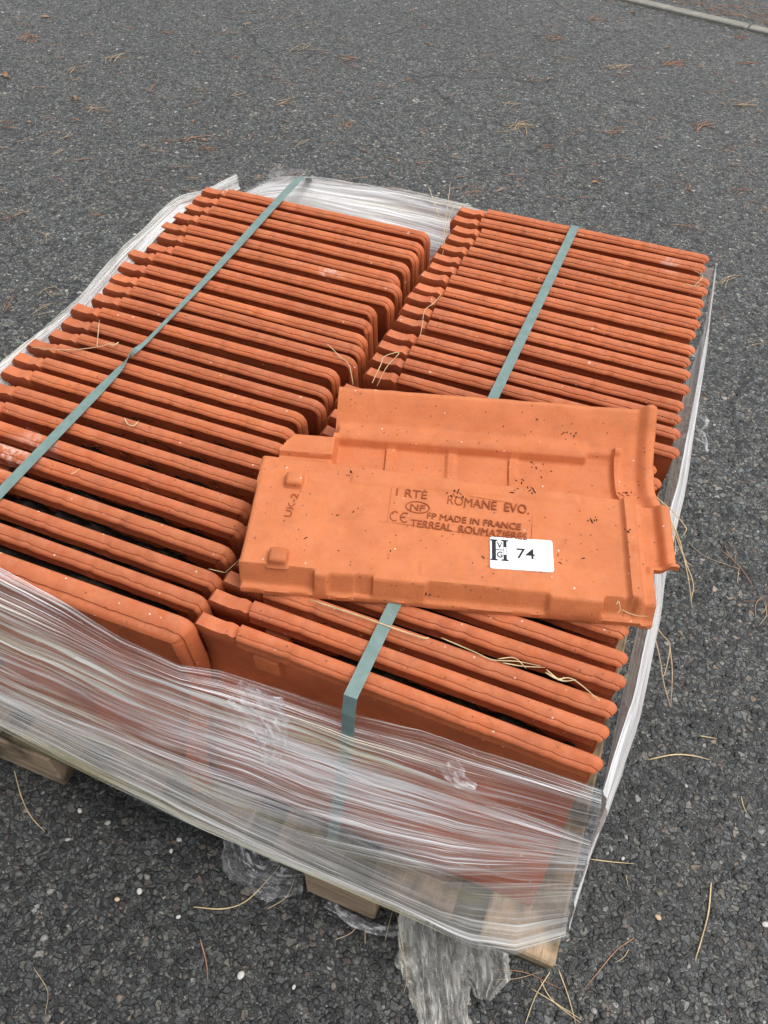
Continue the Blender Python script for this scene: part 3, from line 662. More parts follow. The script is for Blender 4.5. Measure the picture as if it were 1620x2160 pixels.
botf = [(-1.05, -.117, .250), (-.73, -.108, .235), (-.50, -.104, .205), (-.30, -.098, .215), (-.12, -.078, .255), (.020, -.034, .300)]
panel('film_panel', [top2, midf, botf], 140, 120, FILM2, 'second turn of film drawn together towards the right corner', .0010, 20, 4, 90)
top3 = [(-1.02, -.085, .35), (-.6, -.082, .285), (-.35, -.078, .235), (-.12, -.072, .215), (.02, -.03, .25)]
panel('film_panel', [top3, [(a, b-.010, c+.001) for a, b, c in bot]], 140, 70, FILM_LOW, 'lower turn of film along the pallet edge', .0010, 33, 4, 90)
# folded roll of film along the bottom of the front
def rope(pts, rad, mat, seed, n=160, parent=film, name='rolled_edge', flat=1.0):
    P = smooth_curve(pts, n); V = []; F = []; uv = []; m = 14; d = 0
    for k in range(n):
        T = P[min(k+1, n-1)]-P[max(k-1, 0)]; T /= np.linalg.norm(T); A = np.cross(T, (0, 0, 1.0)); A /= np.linalg.norm(A); B = np.cross(A, T)
        if k: d += np.linalg.norm(P[k]-P[k-1])
        for q in range(m+1):
            a = 2*math.pi*q/m; rr = rad*(.45+.9*float(vnoise(d*11, (q % m)*1.3, seed))+.5*float(vnoise(d*50, (q % m)*1.4, seed+1)))
            V.append(P[k]+rr*(math.cos(a)*A*flat+math.sin(a)*B)); uv.append((d, q*rad*.8+seed))
    for k in range(n-1):
        for q in range(m): a = k*(m+1)+q; F.append((a, a+1, a+m+2, a+m+1))
    o = link(name, mesh(name, V, F, mat, True, uv), parent)
    if parent is film: o.location = (.46, -.5, -.14)
    return o
rope([(a, b-.002, c-.001) for a, b, c in bot[:-3]], .0028, FILM_ROPE, 5)
0 and rope([(-.22, -.010, .432), (-.16, -.014, .446), (-.10, -.016, .450), (-.05, -.016, .452), (-.012, -.012, .456)], .0022, FILM_ROPE, 15, 60)
0 and rope([(-.66, -.022, .462), (-.60, -.026, .446), (-.55, -.027, .430), (-.48, -.024, .412), (-.42, -.018, .404), (-.36, -.014, .400), (-.30, -.012, .408)], .0020, FILM_ROPE, 25, 80)
# right side
rt = [(.004, -.010, .458), (.012, .10, .452), (.014, .25, .440), (.012, .36, .395), (.014, .46, .440), (.012, .60, .455), (.010, .80, .458), (.004, 1.01, .455)]
r1 = [(.012, -.016, .425), (.026, .10, .42), (.030, .25, .41), (.034, .36, .37), (.032, .46, .405), (.028, .60, .415), (.024, .80, .410), (.012, 1.02, .41)]
r2 = [(.024, -.022, .29), (.042, .10, .29), (.043, .25, .30), (.044, .40, .30), (.042, .60, .32), (.040, .80, .30), (.030, 1.04, .30)]
r3 = [(.038, -.050, .139), (.044, .10, .14), (.046, .50, .14), (.044, .80, .14), (.038, 1.05, .14)]
panel('film_panel', [rt, r1, r2, r3], 170, 60, FILM_DENSE, 'right side panel of the film', .0018, 41, 4, 60, rag_top=.010)
# back
bt = [(-.955, .985, .35), (-.935, 1.01, .385), (-.885, 1.03, .410), (-.812, 1.035, .430), (-.638, 1.035, .444), (-.454, 1.035, .446), (-.25, 1.03, .43), (.004, 1.012, .44)]
bi = [(-.945, .965, .33), (-.925, .965, .36), (-.88, .965, .385), (-.80, .965, .40), (-.638, .965, .39), (-.49, .985, .37), (-.25, 1.016, .36), (.010, 1.014, .38)]
bb = [(-.96, .93, .15), (-.93, .93, .15), (-.88, .93, .15), (-.80, .93, .15), (-.638, .93, .15), (-.49, .96, .15), (-.25, 1.02, .15), (.010, 1.02, .15)]
bo = [(a, b+.02, .15) for a, b, c in bt]
panel('film_panel', [bt, bi, bb], 150, 70, FILM_DENSE, 'back panel of the film behind the left row', .0022, 51, 5, 45)
rope([(a, b, c-.003) for a, b, c in bt[1:6]], .0055, FILM_ROPE, 35, 120)
panel('film_panel', [bt, bo], 100, 30, FILM_DENSE, 'outer turn of the back film', .0022, 57, 5, 45)
# left side: a gathered edge of film standing along the tile ends
li = [(-.936, 1.00, .40), (-.934, .90, .42), (-.936, .80, .452), (-.938, .70, .450), (-.936, .60, .44), (-.934, .48, .425), (-.934, .30, .43), (-.936, .10, .44), (-.936, -.02, .45)]
lc = [(-.944, 1.00, .422), (-.948, .90, .438), (-.954, .80, .466), (-.952, .70, .464), (-.950, .60, .462), (-.950, .46, .446), (-.950, .30, .452), (-.950, .10, .46), (-.95, -.03, .465)]
lo = [(-.966, 1.01, .38), (-.975, .90, .42), (-.982, .80, .445), (-.976, .70, .42), (-.972, .60, .41), (-.972, .46, .40), (-.972, .30, .40), (-.972, .10, .41), (-.975, -.04, .43)]
lz = [(-.985, 1.02, .14), (-.99, .90, .14), (-.995, .80, .14), (-.99, .60, .14), (-.99, .30, .14), (-.99, -.06, .14)]
panel('film_panel', [li, lc, lo, lz], 170, 56, FILM_DENSE, 'left side panel of the film', .0016, 61, 4, 60)
rope([(a, b, c-.002) for a, b, c in lc], .0055, FILM_ROPE, 65, 190)
rope([(a-.010, b+.01, c-.010) for a, b, c in lc], .0055, FILM_ROPE, 75, 190)
# torn flaps
def flap(name, pts, width, mat, label, seed, amp=.006, parent=film, cat=None, n=60, m=26, up=(0, 0, 1), taper=None):
    P = smooth_curve(pts, n); V = []; uv = []; d = 0; r = np.random.default_rng(seed)
    for k in range(n):
        T = P[min(k+1, n-1)]-P[max(k-1, 0)]; T /= np.linalg.norm(T); A = np.cross(T, up); A /= np.linalg.norm(A); B = np.cross(A, T)
        if k: d += np.linalg.norm(P[k]-P[k-1])
        f = k/(n-1); wd = (np.interp(f, np.linspace(0, 1, len(taper)), taper) if taper else 1)*width*(.85+.3*float(vnoise(f*9, 0, seed+5))+.12*float(vnoise(f*50, 0, seed+6)))
        for q in range(m):
            s = q/(m-1)-.5; sv = s*wd*(1+.1*float(vnoise(f*40, q*.1, seed+9)))
            hh = amp*(1.6*float(vnoise(d*16, s*13, seed))-.8+1.0*(1-abs(2*float(vnoise(d*26, s*26, seed+1))-1))-.5+.55*(1-abs(2*float(vnoise(d*60, s*60, seed+2))-1)))
            V.append(P[k]+A*sv+B*hh); uv.append((s*wd*1.0, d*1.0) if False else (d, s*wd*1.3))
    o = link(name, mesh(name, V, grid_faces(n, m), mat, True, uv), parent)
    if parent is film: o.location = (.46, -.5, -.14)
    if label: o['label'] = label
    if cat: o['category'] = cat
    return o
def fr_pt(px, py, off=0):          # a point on the leaning front film
    d = ray(px, py); p0 = np.array([0, -.022, .44]); nn = np.cross([1, 0, 0], np.array([0, -.075, -.30])); t = ((p0-CP)@nn)/(d@nn); p = CP+t*d
    return p+np.array([0, -off, off*.3])
flap('torn_flap', [fr_pt(500, 1450, .012), fr_pt(560, 1490, .016), fr_pt(585, 1530, .018), fr_pt(582, 1590, .014)], .055, FILM_CLEAR, 'crumpled torn flap on the front film', 3, .0045, up=(0, -1, .3), taper=[1, 1.3, .8, .15])
flap('torn_flap', [fr_pt(530, 1440, .010), fr_pt(570, 1460, .012), fr_pt(612, 1462, .012)], .03, FILM_CLEAR, None, 5, .004, up=(0, -1, .3), taper=[.6, 1, .3])
flap('torn_flap', [fr_pt(950, 1590, .010), fr_pt(975, 1620, .014), fr_pt(1010, 1640, .012)], .024, FILM_CLEAR, 'small torn flap near the right corner', 7, .003, up=(0, -1, .3), taper=[1, 1, .4])
rsp = [((1478, 735), (1486, 748), (1478, 765), .012, .66, 11), ((1462, 855), (1488, 890), (1480, 905), .016, .50, 13), ((1465, 912), (1484, 925), (1490, 952), .018, .44, 15), ((1306, 1492), (1320, 1500), (1326, 1512), .014, .16, 17), ((1375, 1185), (1378, 1215), (1372, 1240), .012, .30, 19)]
for a, b, c, wd, y, sd_ in rsp:
    def sp(q, dx):
        d = ray(*q); t = (.034+dx-CP[0])/d[0]; return CP+t*d
    flap('torn_flap', [sp(a, 0), sp(b, .006), sp(c, .010)], wd, FILM_CLEAR, None, sd_, .0035, up=(1, 0, .2), taper=[1.2, .8, .2], n=24, m=14)
def bk(q, y):
    d = ray(*q); t = (y-CP[1])/d[1]; return CP+t*d
flap('torn_flap', [bk((600, 385), 1.03), bk((575, 372), 1.03), bk((588, 352), 1.03), bk((590, 345), 1.03)], .035, FILM_CLEAR, 'thin wisp of film standing up at the back', 23, .004, up=(0, 1, 0), taper=[1.2, .5, .12, .25], n=40, m=16)
flap('torn_flap', [bk((555, 400), 1.02), bk((600, 380), 1.025), bk((645, 368), 1.03)], .05, FILM_CLEAR, None, 29, .008, up=(0, 1, 0), taper=[.5, 1, .3], n=40, m=16)
# scraps on the ground
o = flap('film_scrap', [(-.150, .02, .095), (-.128, -.070, .075), (-.108, -.105, .018), (-.085, -.145, .012), (-.062, -.19, .012), (-.045, -.24, .012), (-.03, -.29, .012)], .075, FILM_GREY, None, 31, .011, None, n=110, m=46, taper=[.7, .9, 1.15, 1.0, .75, .8, .9])
tag(o, 'long grimy tail of film trailing from under the pallet onto the asphalt', 'film scrap')
o = flap('film_scrap', [(-.075, -.055, .09), (-.052, -.080, .03), (-.036, -.105, .012), (-.030, -.130, .010)], .065, FILM_GREY, None, 37, .010, None, n=60, m=36, taper=[.6, 1.1, 1.0, .3])
tag(o, 'ragged grey piece of film beside the long tail, near the pallet corner', 'film scrap')
o = flap('film_scrap', [(-.425, -.035, .03), (-.395, -.085, .012), (-.350, -.092, .012), (-.310, -.080, .010)], .056, FILM_CLEAR, None, 41, .010, None, n=70, m=40, taper=[.8, 1.1, 1.1, .7])
tag(o, 'crumpled clear film under the pallet edge, left of the middle block', 'film scrap')
o = flap('film_scrap', [at(690, 1905, .004), at(760, 1950, .005), at(830, 1965, .005), at(870, 1935, .008)], .012, FILM_CLEAR, None, 43, .005, None, n=60, m=14)
tag(o, 'thin torn strip of film at the foot of the middle block', 'film scrap')

# ------------------------------------------------------------------ straw, needles, leaves
def strand(name, polys, mat, label, cat, rad=.0009, group=None, kind=None, parent=None):
    V = []; F = []
    for pts in polys:
        n = max(6, 4*len(pts)); P = smooth_curve(pts, n); r = .78*rad*np.interp(np.linspace(0, 1, n), [0, .1, .8, 1], [.7, 1, .8, .35])
        a, b = tube_data(P, r, 5, len(V)); V += a; F += b
    o = link(name, mesh(name, V, F, mat, True), parent)
    return tag(o, label, cat, group, kind)
def px(L_, z, dz=0): return [at(a, b, z)+np.array([0, 0, dz*random.random()]) for a, b in L_]
zt = .4695
G1 = 'stalks lying on the tiles'
strand('grass_stalk', [px([(65, 733), (140, 738), (205, 732), (240, 722)], zt), px([(205, 733), (208, 705), (211, 679)], zt, .006), px([(218, 722), (240, 728), (250, 722), (236, 730)], zt)], STRAW, 'forked straw stalk on the left row beside the strap twist', 'straw', .0009, G1)
strand('grass_stalk', [px([(262, 882), (270, 895), (282, 898), (292, 888)], zt)], STRAW, 'short curled straw right of the strap on the left row', 'straw', .0012, G1)
strand('grass_stalk', [px([(150, 1000), (160, 995), (168, 988)], zt)], STRAW, 'tiny straw curl below the strap on the left row', 'straw', .0008, G1)
strand('grass_stalk', [px([(690, 725), (715, 750), (735, 768), (742, 795), (745, 812)], zt)], STRAW, 'bent straw over the right ends of the left row', 'straw', .0009, G1)
strand('grass_stalk', [px([(785, 808), (803, 770), (811, 752), (842, 744), (815, 775), (795, 815)], .468)], STRAW, 'folded straw in the gap between rows above the loose tile', 'straw', .0009, G1)
strand('grass_stalk', [px([(930, 622), (914, 640), (896, 655), (890, 690), (886, 710)], .468)], STRAW, 'kinked straw on the left ends of the right row', 'straw', .0008, G1)
strand('grass_stalk', [px([(905, 395), (920, 440), (935, 475), (938, 510), (932, 545)], .455), px([(950, 385), (945, 430), (938, 480)], .455), px([(965, 430), (950, 450), (940, 500)], .45)], STRAW, 'upright dry stalks in the gap at the back of the load', 'straw', .0008, G1)
strand('grass_stalk', [px([(655, 1265), (760, 1300), (830, 1325), (890, 1345), (905, 1345)], .470)], STRAW, 'long pale straw crossing the right strap near the front', 'straw', .0013, G1)
strand('grass_stalk', [px([(930, 1345), (1000, 1375), (1040, 1392), (1090, 1395), (1140, 1405)], .469), px([(1050, 1390), (1085, 1388), (1110, 1410)], .469), px([(1060, 1398), (1100, 1405), (1150, 1408)], .468)], STRAW, 'tangled straw lying along the front tiles of the right row', 'straw', .0009, G1)
strand('grass_stalk', [px([(1150, 1418), (1175, 1432), (1200, 1430), (1222, 1442), (1265, 1478)], .470), px([(1152, 1412), (1178, 1434), (1190, 1428)], .470), px([(1160, 1420), (1185, 1436), (1215, 1434)], .470)], STRAW, 'frayed straw tuft between two front tiles of the right row', 'straw', .0011, G1)
strand('grass_stalk', [px([(1462, 570), (1482, 582), (1468, 600), (1462, 602)], .47), px([(1445, 598), (1465, 604), (1480, 600)], .47)], STRAW, 'small straw curl at the far right tile ends', 'straw', .0008, G1)
lz0 = .505
strand('grass_stalk', [px([(1300, 1275), (1305, 1268), (1308, 1285), (1302, 1295)], .4985), px([(1308, 1285), (1340, 1298), (1365, 1300)], .4975)], STRAW, 'thin curled straw at the near right corner of the loose tile', 'straw', .0006, G1)
strand('grass_stalk', [px([(1380, 1045), (1420, 1080), (1445, 1110), (1447, 1120), (1438, 1132)], .46), px([(1410, 1085), (1432, 1140), (1450, 1210), (1460, 1280)], .43), px([(1405, 1075), (1440, 1170), (1462, 1230), (1458, 1265)], .43),
       px([(1412, 1095), (1425, 1150), (1418, 1195)], .44), px([(1395, 1060), (1430, 1130), (1445, 1180), (1462, 1195)], .44)], STRAW, 'bunch of grass hanging over the film right of the loose tile', 'straw', .0009, G1)
strand('grass_stalk', [px([(1375, 1310), (1398, 1340), (1413, 1362), (1405, 1410), (1398, 1430)], .35), px([(1374, 1318), (1390, 1380), (1400, 1440), (1415, 1493)], .32), px([(1413, 1362), (1418, 1420), (1415, 1490)], .32)], NEEDLE_P, 'long pine needles hanging at the near right corner of the loose tile', 'pine needle', .0010, G1)
strand('grass_stalk', [px([(520, 1110), (528, 1150), (505, 1180), (475, 1208)], .475), px([(440, 1200), (475, 1208)], .47)], STRAW, 'thin grey stalk bent round the left edge of the loose tile', 'straw', .0006, G1)
# crumbs of litter on the loose tile
rr = np.random.default_rng(77); V = []; F = []
MI = np.array(loose.matrix_world.inverted())
def on_loose(a, b):                # the spot of the upturned tile's face met by that line of sight
    d = ray(a, b); t0 = (.54-CP[2])/d[2]; t1 = (.47-CP[2])/d[2]
    for t in np.linspace(t0, t1, 60):
        p = CP+t*d; q = MI[:3, :3]@p+MI[:3, 3]
        if 0 <= q[0] <= LT and 0 <= q[1] <= LWD and q[2] <= float(loose_height(np.array(q[0]), np.array(q[1])))+.0004: return p
    return CP+t1*d
for (a, b, n, s) in ((720, 1100, 4, 60), (1000, 1220, 4, 80), (1180, 1180, 4, 50), (1100, 900, 3, 50), (1330, 1120, 5, 14), (965, 1043, 14, 8), (1205, 915, 8, 12), (1320, 1040, 7, 5), (1330, 1050, 4, 10), (735, 1003, 4, 5), (1250, 1097, 8, 6), (905, 1255, 6, 6), (1100, 1028, 10, 14), (1130, 985, 8, 18), (590, 1188, 3, 6)):
    for k in range(n):
        q = on_loose(a+rr.normal(0, s), b+rr.normal(0, s*.6)); an = rr.uniform(0, 6.28); l = rr.uniform(.0008, .0034)
        d = np.array([math.cos(an), math.sin(an), rr.uniform(-.2, .5)])*l
        x, y = tube_data([q-d, q+d*.2+[0, 0, .0008], q+d], [.0004, .0007, .0003], 4, len(V)); V += x; F += y
tag(link('litter', mesh('litter', V, F, DARKLIT)), 'dark plant crumbs scattered on the loose upturned tile', 'litter', kind='stuff')
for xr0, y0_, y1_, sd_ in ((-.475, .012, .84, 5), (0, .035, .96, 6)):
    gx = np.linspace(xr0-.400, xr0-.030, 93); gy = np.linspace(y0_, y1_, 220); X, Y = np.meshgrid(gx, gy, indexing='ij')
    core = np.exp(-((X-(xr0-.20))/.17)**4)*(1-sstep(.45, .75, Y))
    Zb = .398+.030*core+(vnoise(X*38, Y*38, sd_)-.5)*.020+(vnoise(X*160, Y*160, sd_+2)-.5)*.010  # core is rotted humus; the lower spread is added to darken the gaps
    tag(link('litter_shade_bed', mesh('litter_shade_bed', np.stack([X, Y, Zb], -1).reshape(-1, 3), grid_faces(93, 220), DARKLIT)), 'dark rotted humus and added light-blocking bed between the tiles of the '+('left' if xr0 < -.1 else 'right')+' row', 'litter', kind='stuff')
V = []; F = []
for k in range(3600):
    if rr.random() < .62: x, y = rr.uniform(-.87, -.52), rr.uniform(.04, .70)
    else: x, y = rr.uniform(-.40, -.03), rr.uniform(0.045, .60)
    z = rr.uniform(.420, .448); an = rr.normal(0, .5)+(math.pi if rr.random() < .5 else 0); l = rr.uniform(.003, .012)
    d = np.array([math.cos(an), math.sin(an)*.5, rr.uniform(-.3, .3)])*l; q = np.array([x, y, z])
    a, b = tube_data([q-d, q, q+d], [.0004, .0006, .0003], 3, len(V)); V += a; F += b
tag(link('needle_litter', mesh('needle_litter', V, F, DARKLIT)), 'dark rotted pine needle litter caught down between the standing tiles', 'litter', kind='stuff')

# single straws and needles on the asphalt: (polyline in the photograph, thickness, material, label)
GR = [([(30, 1625), (45, 1680), (65, 1722), (95, 1755)], .0011, STRAW, 'curved straw on the asphalt below the left block'),
      ([(408, 1913), (470, 1917), (520, 1900), (570, 1850), (592, 1822)], .0012, STRAW, 'long straw on the asphalt reaching under the film, left of middle block'),
      ([(565, 1917), (605, 1890), (628, 1835)], .0006, STRAW, 'fine grass blade beside the middle block'),
      ([(705, 1983), (740, 1968), (758, 1945)], .0009, NEEDLE_P, 'short green-grey stalk in front of the middle block'),
      ([(836, 1925), (850, 2000), (858, 2060), (852, 2095)], .0008, STRAW, 'thin straw along the left side of the film tail'),
      ([(812, 1985), (820, 1950), (828, 1920)], .0006, STRAW, 'fine blade just left of the film tail'),
      ([(770, 1992), (770, 1955)], .0007, STRAW, 'tiny straw upright below the middle block'),
      ([(422, 1980), (435, 2030), (438, 2070)], .0012, NEEDLE, 'brown needle on the bare asphalt below the film'),
      ([(70, 2040), (100, 2090), (95, 2140)], .0007, NEEDLE_P, 'faint needle at the bottom left of the asphalt'),
      ([(1365, 1603), (1420, 1592), (1460, 1594), (1495, 1602)], .0016, STRAW, 'thick pale twig on the asphalt right of the pallet corner'),
      ([(1475, 1552), (1512, 1558)], .0012, STRAW, 'short pale twig right of the pallet, above the thick one'),
      ([(1243, 1812), (1290, 1818), (1338, 1822)], .0011, STRAW, 'straight straw sticking out from the right side film'),
      ([(1500, 1862), (1494, 1925), (1480, 1980), (1466, 2027)], .0015, STRAW, 'long straw upright in the lower right asphalt'),
      ([(1338, 1978), (1300, 2005), (1262, 2050), (1228, 2092)], .0010, NEEDLE, 'dark brown needle right of the pallet corner'),
      ([(1326, 2003), (1315, 2020), (1298, 2030)], .0007, STRAW, 'small grass fleck beside the dark brown needle'),
      ([(1160, 2050), (1130, 2100), (1108, 2160)], .0011, STRAW, 'leftmost straw fanning from under the pallet corner'),
      ([(1178, 2045), (1198, 2100), (1215, 2160)], .0011, STRAW, 'rightmost straw fanning from under the pallet corner'),
      ([(1140, 2068), (1165, 2110), (1225, 2158)], .0010, STRAW, 'middle straw fanning from under the pallet corner'),
      ([(1120, 2085), (1170, 2115), (1228, 2152)], .0009, STRAW, 'straw crossing the bottom of the fan by the pallet corner'),
      ([(1050, 2045), (1110, 2052), (1180, 2085)], .0008, NEEDLE, 'brown needle lying flat between film scrap and pallet corner'),
      ([(1040, 2066), (1090, 2064), (1145, 2048)], .0007, NEEDLE_P, 'thin needle just below the ragged film piece'),
      ([(1563, 1680), (1568, 1700), (1575, 1715)], .0010, STRAW, 'short straw at the right edge of the photo'),
      ([(1320, 1845), (1325, 1870)], .0007, STRAW, 'tiny straw on the asphalt right of the side film'),
      ([(1455, 1148), (1490, 1175), (1560, 1200)], .0008, NEEDLE_P, 'grey needle right of the hanging grass bunch'),
      ([(1520, 1160), (1560, 1195), (1592, 1243)], .0009, NEEDLE, 'brown needle crossing the grey one right of the load'),
      ([(1555, 1230), (1559, 1198)], .0008, STRAW, 'stub of straw under the crossed needles at the right'),
      ([(1568, 1268), (1600, 1267), (1620, 1255)], .0008, NEEDLE, 'needle curving off the right edge of the photo')]
for L_, r_, m_, lb in GR:
    strand('straw' if m_ is STRAW else 'pine_needle', [[at(a, b, r_+.0012) for a, b in L_]], m_, lb, 'straw' if m_ is STRAW else 'pine needle', r_, 'loose stalks on the asphalt')
# clumps of pine needles: centre in the photograph, heading, length, count
CL = [(60, 82, 35, .10, 6, 'brown needle clump near the top left corner'), (240, 122, 10, .12, 5, 'long flat needle clump in the upper left'), (150, 148, 50, .06, 3, 'small needle fork in the upper left'),
      (355, 70, -50, .06, 3, 'needle pair left of the top middle'), (325, 185, 60, .05, 3, 'needle fork in the upper middle left'), (200, 228, -40, .07, 4, 'dark needle fork beside the curled leaf'),
      (160, 253, -25, .05, 3, 'short needle fork under the curled leaf'), (140, 290, 40, .07, 2, 'pale needle pair above the left film edge'), (120, 320, 55, .06, 2, 'pale angled needle pair, lower of two on the left'),
      (300, 305, -60, .05, 4, 'needle tuft right of the pale angled pairs'), (400, 295, 35, .09, 3, 'crossed needles by the brown leaf'), (440, 315, -40, .07, 3, 'needles trailing from the brown leaf'),
      (495, 120, -50, .05, 3, 'needle fork in the upper middle'), (520, 52, 40, .06, 2, 'short needle near the top middle'), (640, 99, 4, .12, 4, 'flat brown needle smear near the top middle'),
      (500, 200, 45, .07, 2, 'thin pale needle in the middle distance'), (610, 212, 20, .08, 3, 'needle bundle left of the middle distance'), (740, 125, -30, .09, 4, 'needle spray right of the top middle'),
      (728, 262, 30, .07, 4, 'needle star behind the load'), (640, 300, 35, .07, 2, 'pale needle pair just behind the load'), (480, 280, 80, .03, 2, 'short needle pair behind the left row'),
      (410, 378, 8, .07, 2, 'pale needle left of the far film corner'), (900, 55, -45, .05, 2, 'small dark needle pair near the top'), (910, 95, -45, .05, 3, 'short brown needles above the long pale ones'),
      (1165, 80, -20, .10, 5, 'brown needle spray left of the kerb'), (1260, 38, 5, .12, 5, 'flat needle smear before the kerb'), (1190, 122, -5, .08, 2, 'straight pale needle in the upper right'),
      (1300, 140, 20, .14, 6, 'long pale needle bundle in the upper right'), (1420, 132, -5, .10, 9, 'dense brown needle clump in the upper right'), (1580, 133, -5, .10, 3, 'needle bundle at the right edge'),
      (1075, 220, 30, .09, 3, 'pale needle pair above the large nest'), (1100, 268, 15, .13, 10, 'large tangled nest of needles behind the right row'), (1300, 275, 3, .09, 4, 'flat needle bundle right of the large nest'),
      (1215, 275, -60, .04, 3, 'tiny needle fork between nest and bundle'), (1490, 265, -15, .12, 5, 'brown needle spray at the far right'), (1570, 220, -18, .10, 5, 'brown needle drift at the right edge'),
      (865, 170, -45, .05, 2, 'thin brown needle in the centre distance'), (1450, 395, 70, .08, 4, 'crossed needles right of the load back'), (1560, 405, 8, .08, 3, 'flat needles at the right edge beside the load'),
      (1000, 405, 30, .09, 4, 'needle fork just behind the right row'), (1060, 400, 60, .06, 3, 'needle loop just behind the right row'), (1605, 440, 70, .08, 3, 'upright needles at the right edge'),
      (1530, 590, 20, .09, 4, 'needle fork right of the right row far end'), (1460, 480, -5, .10, 3, 'needle line beside the far right tile'), (1525, 660, 80, .07, 1, 'single brown needle right of the load'),
      (1600, 720, 10, .05, 2, 'pale needle at the right edge, mid height'), (15, 455, 35, .09, 3, 'needle clump at the left edge behind the film'), (95, 495, -50, .08, 2, 'needle pair left of the load'),
      (25, 640, 75, .07, 3, 'needle fork at the left edge'), (110, 615, 70, .06, 4, 'small needle tuft beside the left film'), (90, 650, 30, .07, 3, 'needles crossing beside the left film'),
      (205, 455, -15, .06, 3, 'flat brown needle bundle left of the load'), (1540, 1170, -50, .05, 2, 'short brown needles right of the hanging grass'), (1610, 1290, 60, .06, 3, 'needles at the right edge, lower half'),
      (380, 95, -55, .04, 2, 'tiny needle curl in the upper left'), (1560, 80, -30, .06, 3, 'reddish needle tuft just before the kerb')]
for (a, b, ang, ln, n, lb) in CL:
    c = at(a, b); e1 = at(a+10, b)-c; e2 = at(a, b-10)-c; hd = e1*math.cos(math.radians(ang))/np.linalg.norm(e1)+e2*math.sin(math.radians(ang))/np.linalg.norm(e2); h0 = math.atan2(hd[1], hd[0])
    polys = []
    for k in range(n):
        an = h0+random.gauss(0, .30)+(random.choice((0, .9)) if n > 3 else 0); l = ln*random.uniform(.6, 1.1); q = c+np.array([random.gauss(0, ln*.12), random.gauss(0, ln*.12), 0]); bend = random.uniform(-.18, .18)*l
        t_ = np.array([math.cos(an), math.sin(an), 0]); s_ = np.array([-t_[1], t_[0], 0])
        polys.append([q-t_*l/2+[0, 0, .0015], q+s_*bend+[0, 0, random.uniform(.0015, .006)], q+t_*l/2+[0, 0, .0015]])
    strand('pine_needle', polys, random.choice((NEEDLE, NEEDLE, NEEDLE_P)) if 'pale' not in lb else NEEDLE_P, lb, 'pine needles', .0009+.0004*(b < 300), 'pine needle clumps on the asphalt')
# drift of needles beyond the kerb and far thin litter
V = []; F = []
for k in range(560):
    if k < 330: s = rr.uniform(-.6, 1.6); q2 = ka+kd*s+kn*(.06+abs(rr.normal(0, .12))+.05); q = np.array([q2[0], q2[1], .002])
    else: q = at(rr.uniform(-50, 1670), rr.uniform(-60, 420)**1.0, .002)
    an = rr.normal(kang if k < 330 else .3, .6); l = rr.uniform(.01, .04); d = np.array([math.cos(an), math.sin(an), 0])*l
    a, b = tube_data([q-d, q+[0, 0, .002], q+d], [.0007, .0009, .0005], 3, len(V)); V += a; F += b
tag(link('needle_drift', mesh('needle_drift', V, F, NEEDLE)), 'thin brown drift of pine needles on and beyond the far kerb', 'litter', kind='stuff')
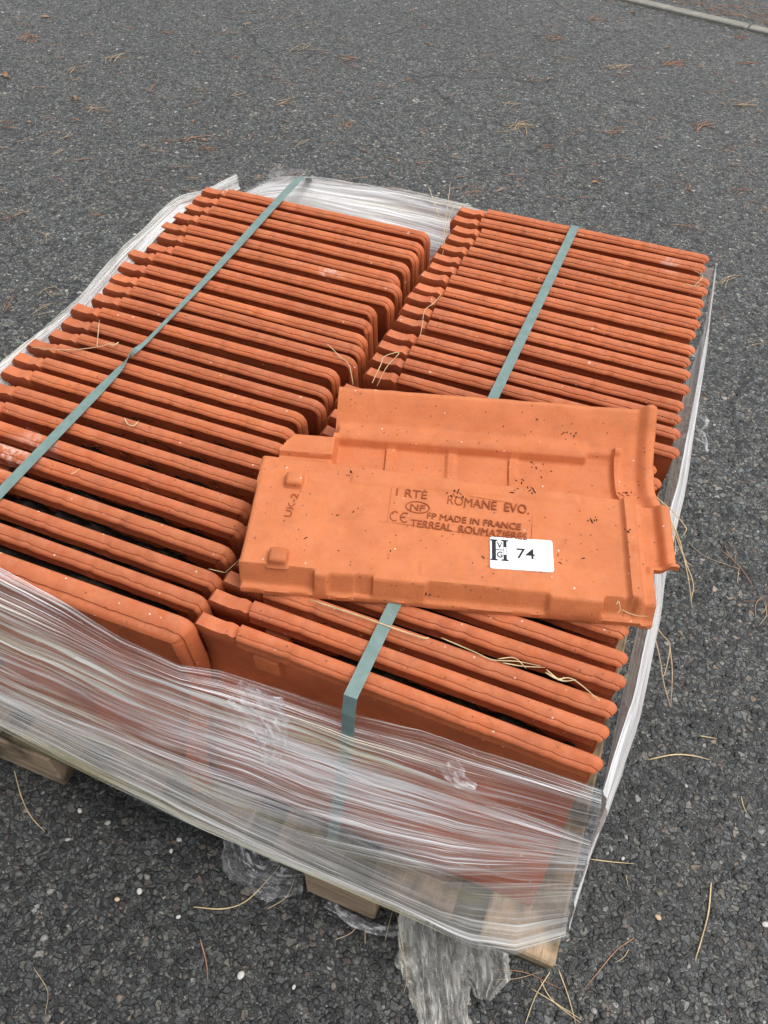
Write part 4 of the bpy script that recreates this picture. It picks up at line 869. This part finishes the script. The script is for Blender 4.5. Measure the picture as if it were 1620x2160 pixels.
# dry leaves
def leaf(p, size, ang, label, m=LEAF, curl=.3):
    V = []; F = []; n = 9; k = 5
    for i in range(n):
        f = i/(n-1); wd = math.sin(math.pi*min(1, f*.95+.05))**.8*.42*(1+.15*math.sin(i*2.1))
        for j in range(k):
            s = j/(k-1)*2-1; V.append(((f-.5)*size, s*wd*size*.6, .0015+curl*size*(abs(s)**1.6)*.5+.25*size*curl*math.sin(f*5)))
    F = grid_faces(n, k); st_, sf = tube_data([((-.5)*size, 0, .002), (-.72*size, .05*size, .002), (-.85*size, .02*size, .001)], .0006, 4, len(V)); V += st_; F += sf
    o = link('dry_leaf', mesh('dry_leaf', V, F, m, True), None, (p[0], p[1], .0015), (0, 0, ang)); return tag(o, label, 'leaf', 'dry leaves on the asphalt')
for (a, b, s, an, lb, c) in ((97, 37, .055, .5, 'flat tan leaf near the top left corner', .12), (12, 163, .055, -.3, 'curled leaf at the left edge of the photo', .4), (160, 212, .038, .1, 'dark curled leaf in the upper left', .5),
                           (430, 298, .032, 0, 'small brown leaf among needles behind the load', .3), (63, 259, .022, .4, 'tiny tan leaf at the left', .2), (1255, 387, .034, .8, 'pale brown leaf behind the right row', .3),
                           (1158, 169, .034, 1.2, 'brown torn leaf in the middle of the upper asphalt', .3), (1408, 102, .03, .5, 'orange-brown leaf before the kerb', .3), (410, 258, .03, 1.8, 'little twisted leaf behind the left row', .4), (1335, 30, .03, .4, 'brown leaf beside the kerb', .5)):
    leaf(at(a, b), s*.75, an, lb, curl=c)
# pale pebbles one can pick out
PB = [(378, 1771, .0058, 'white pebble on the asphalt below the film edge, left of the film scrap'), (508, 2057, .0085, 'largest white pebble, low on the bare asphalt'), (168, 1710, .0058, 'round white pebble below the left block'),
      (376, 1934, .0050, 'white pebble on the asphalt left of the long straw'), (361, 1795, .0050, 'grey-white pebble just under the other by the film edge'), (247, 1897, .0055, 'cream pebble in the lower left asphalt'),
      (620, 2082, .0045, 'small white pebble right of the largest one'), (1388, 1935, .0068, 'tan pebble in the lower right asphalt'), (1314, 1811, .0045, 'bright white chip right of the side film'),
      (294, 1880, .0070, 'pale pebble in the middle of the lower left asphalt'), (1615, 1950, .0075, 'white pebble at the right edge, low'), (800, 50, .0085, 'white pebble near the top of the photo'), (1383, 310, .0075, 'white pebble behind the right row'),
      (640, 368, .0065, 'yellowish pebble behind the back film'), (1462, 203, .0070, 'white pebble right of centre in the far asphalt')]
pm = []
for s in range(4):
    r_ = np.random.default_rng(s+50); Vp = []; Fp = []
    nn, mm = 6, 9
    for i in range(nn+1):
        th = math.pi*i/nn
        for j in range(mm): a = 2*math.pi*j/mm; q = 1+.25*(float(vnoise(i*.9+s*5, j*.9, s))-.5); Vp.append((math.sin(th)*math.cos(a)*q, math.sin(th)*math.sin(a)*q*.75, math.cos(th)*.55))
    for i in range(nn):
        for j in range(mm): Fp.append((i*mm+j, (i+1)*mm+j, (i+1)*mm+(j+1) % mm, i*mm+(j+1) % mm))
    pm.append(mesh('pebble', Vp, Fp, PEB, True))
TAN = simple('tan_pebble', (.50, .36, .24), .6, .1, 60); pt = pm[0].copy(); pt.materials[0] = TAN
for k, (a, b, s, lb) in enumerate(PB):
    o = link('pebble', pt if ('tan' in lb or 'yellow' in lb or 'cream' in lb) else pm[k % 4], None, at(a, b, s*.35), (0, 0, k*1.3)); o.scale = (s*.72, s*.72, s*.45); tag(o, lb, 'pebble', 'pale pebbles on the asphalt')
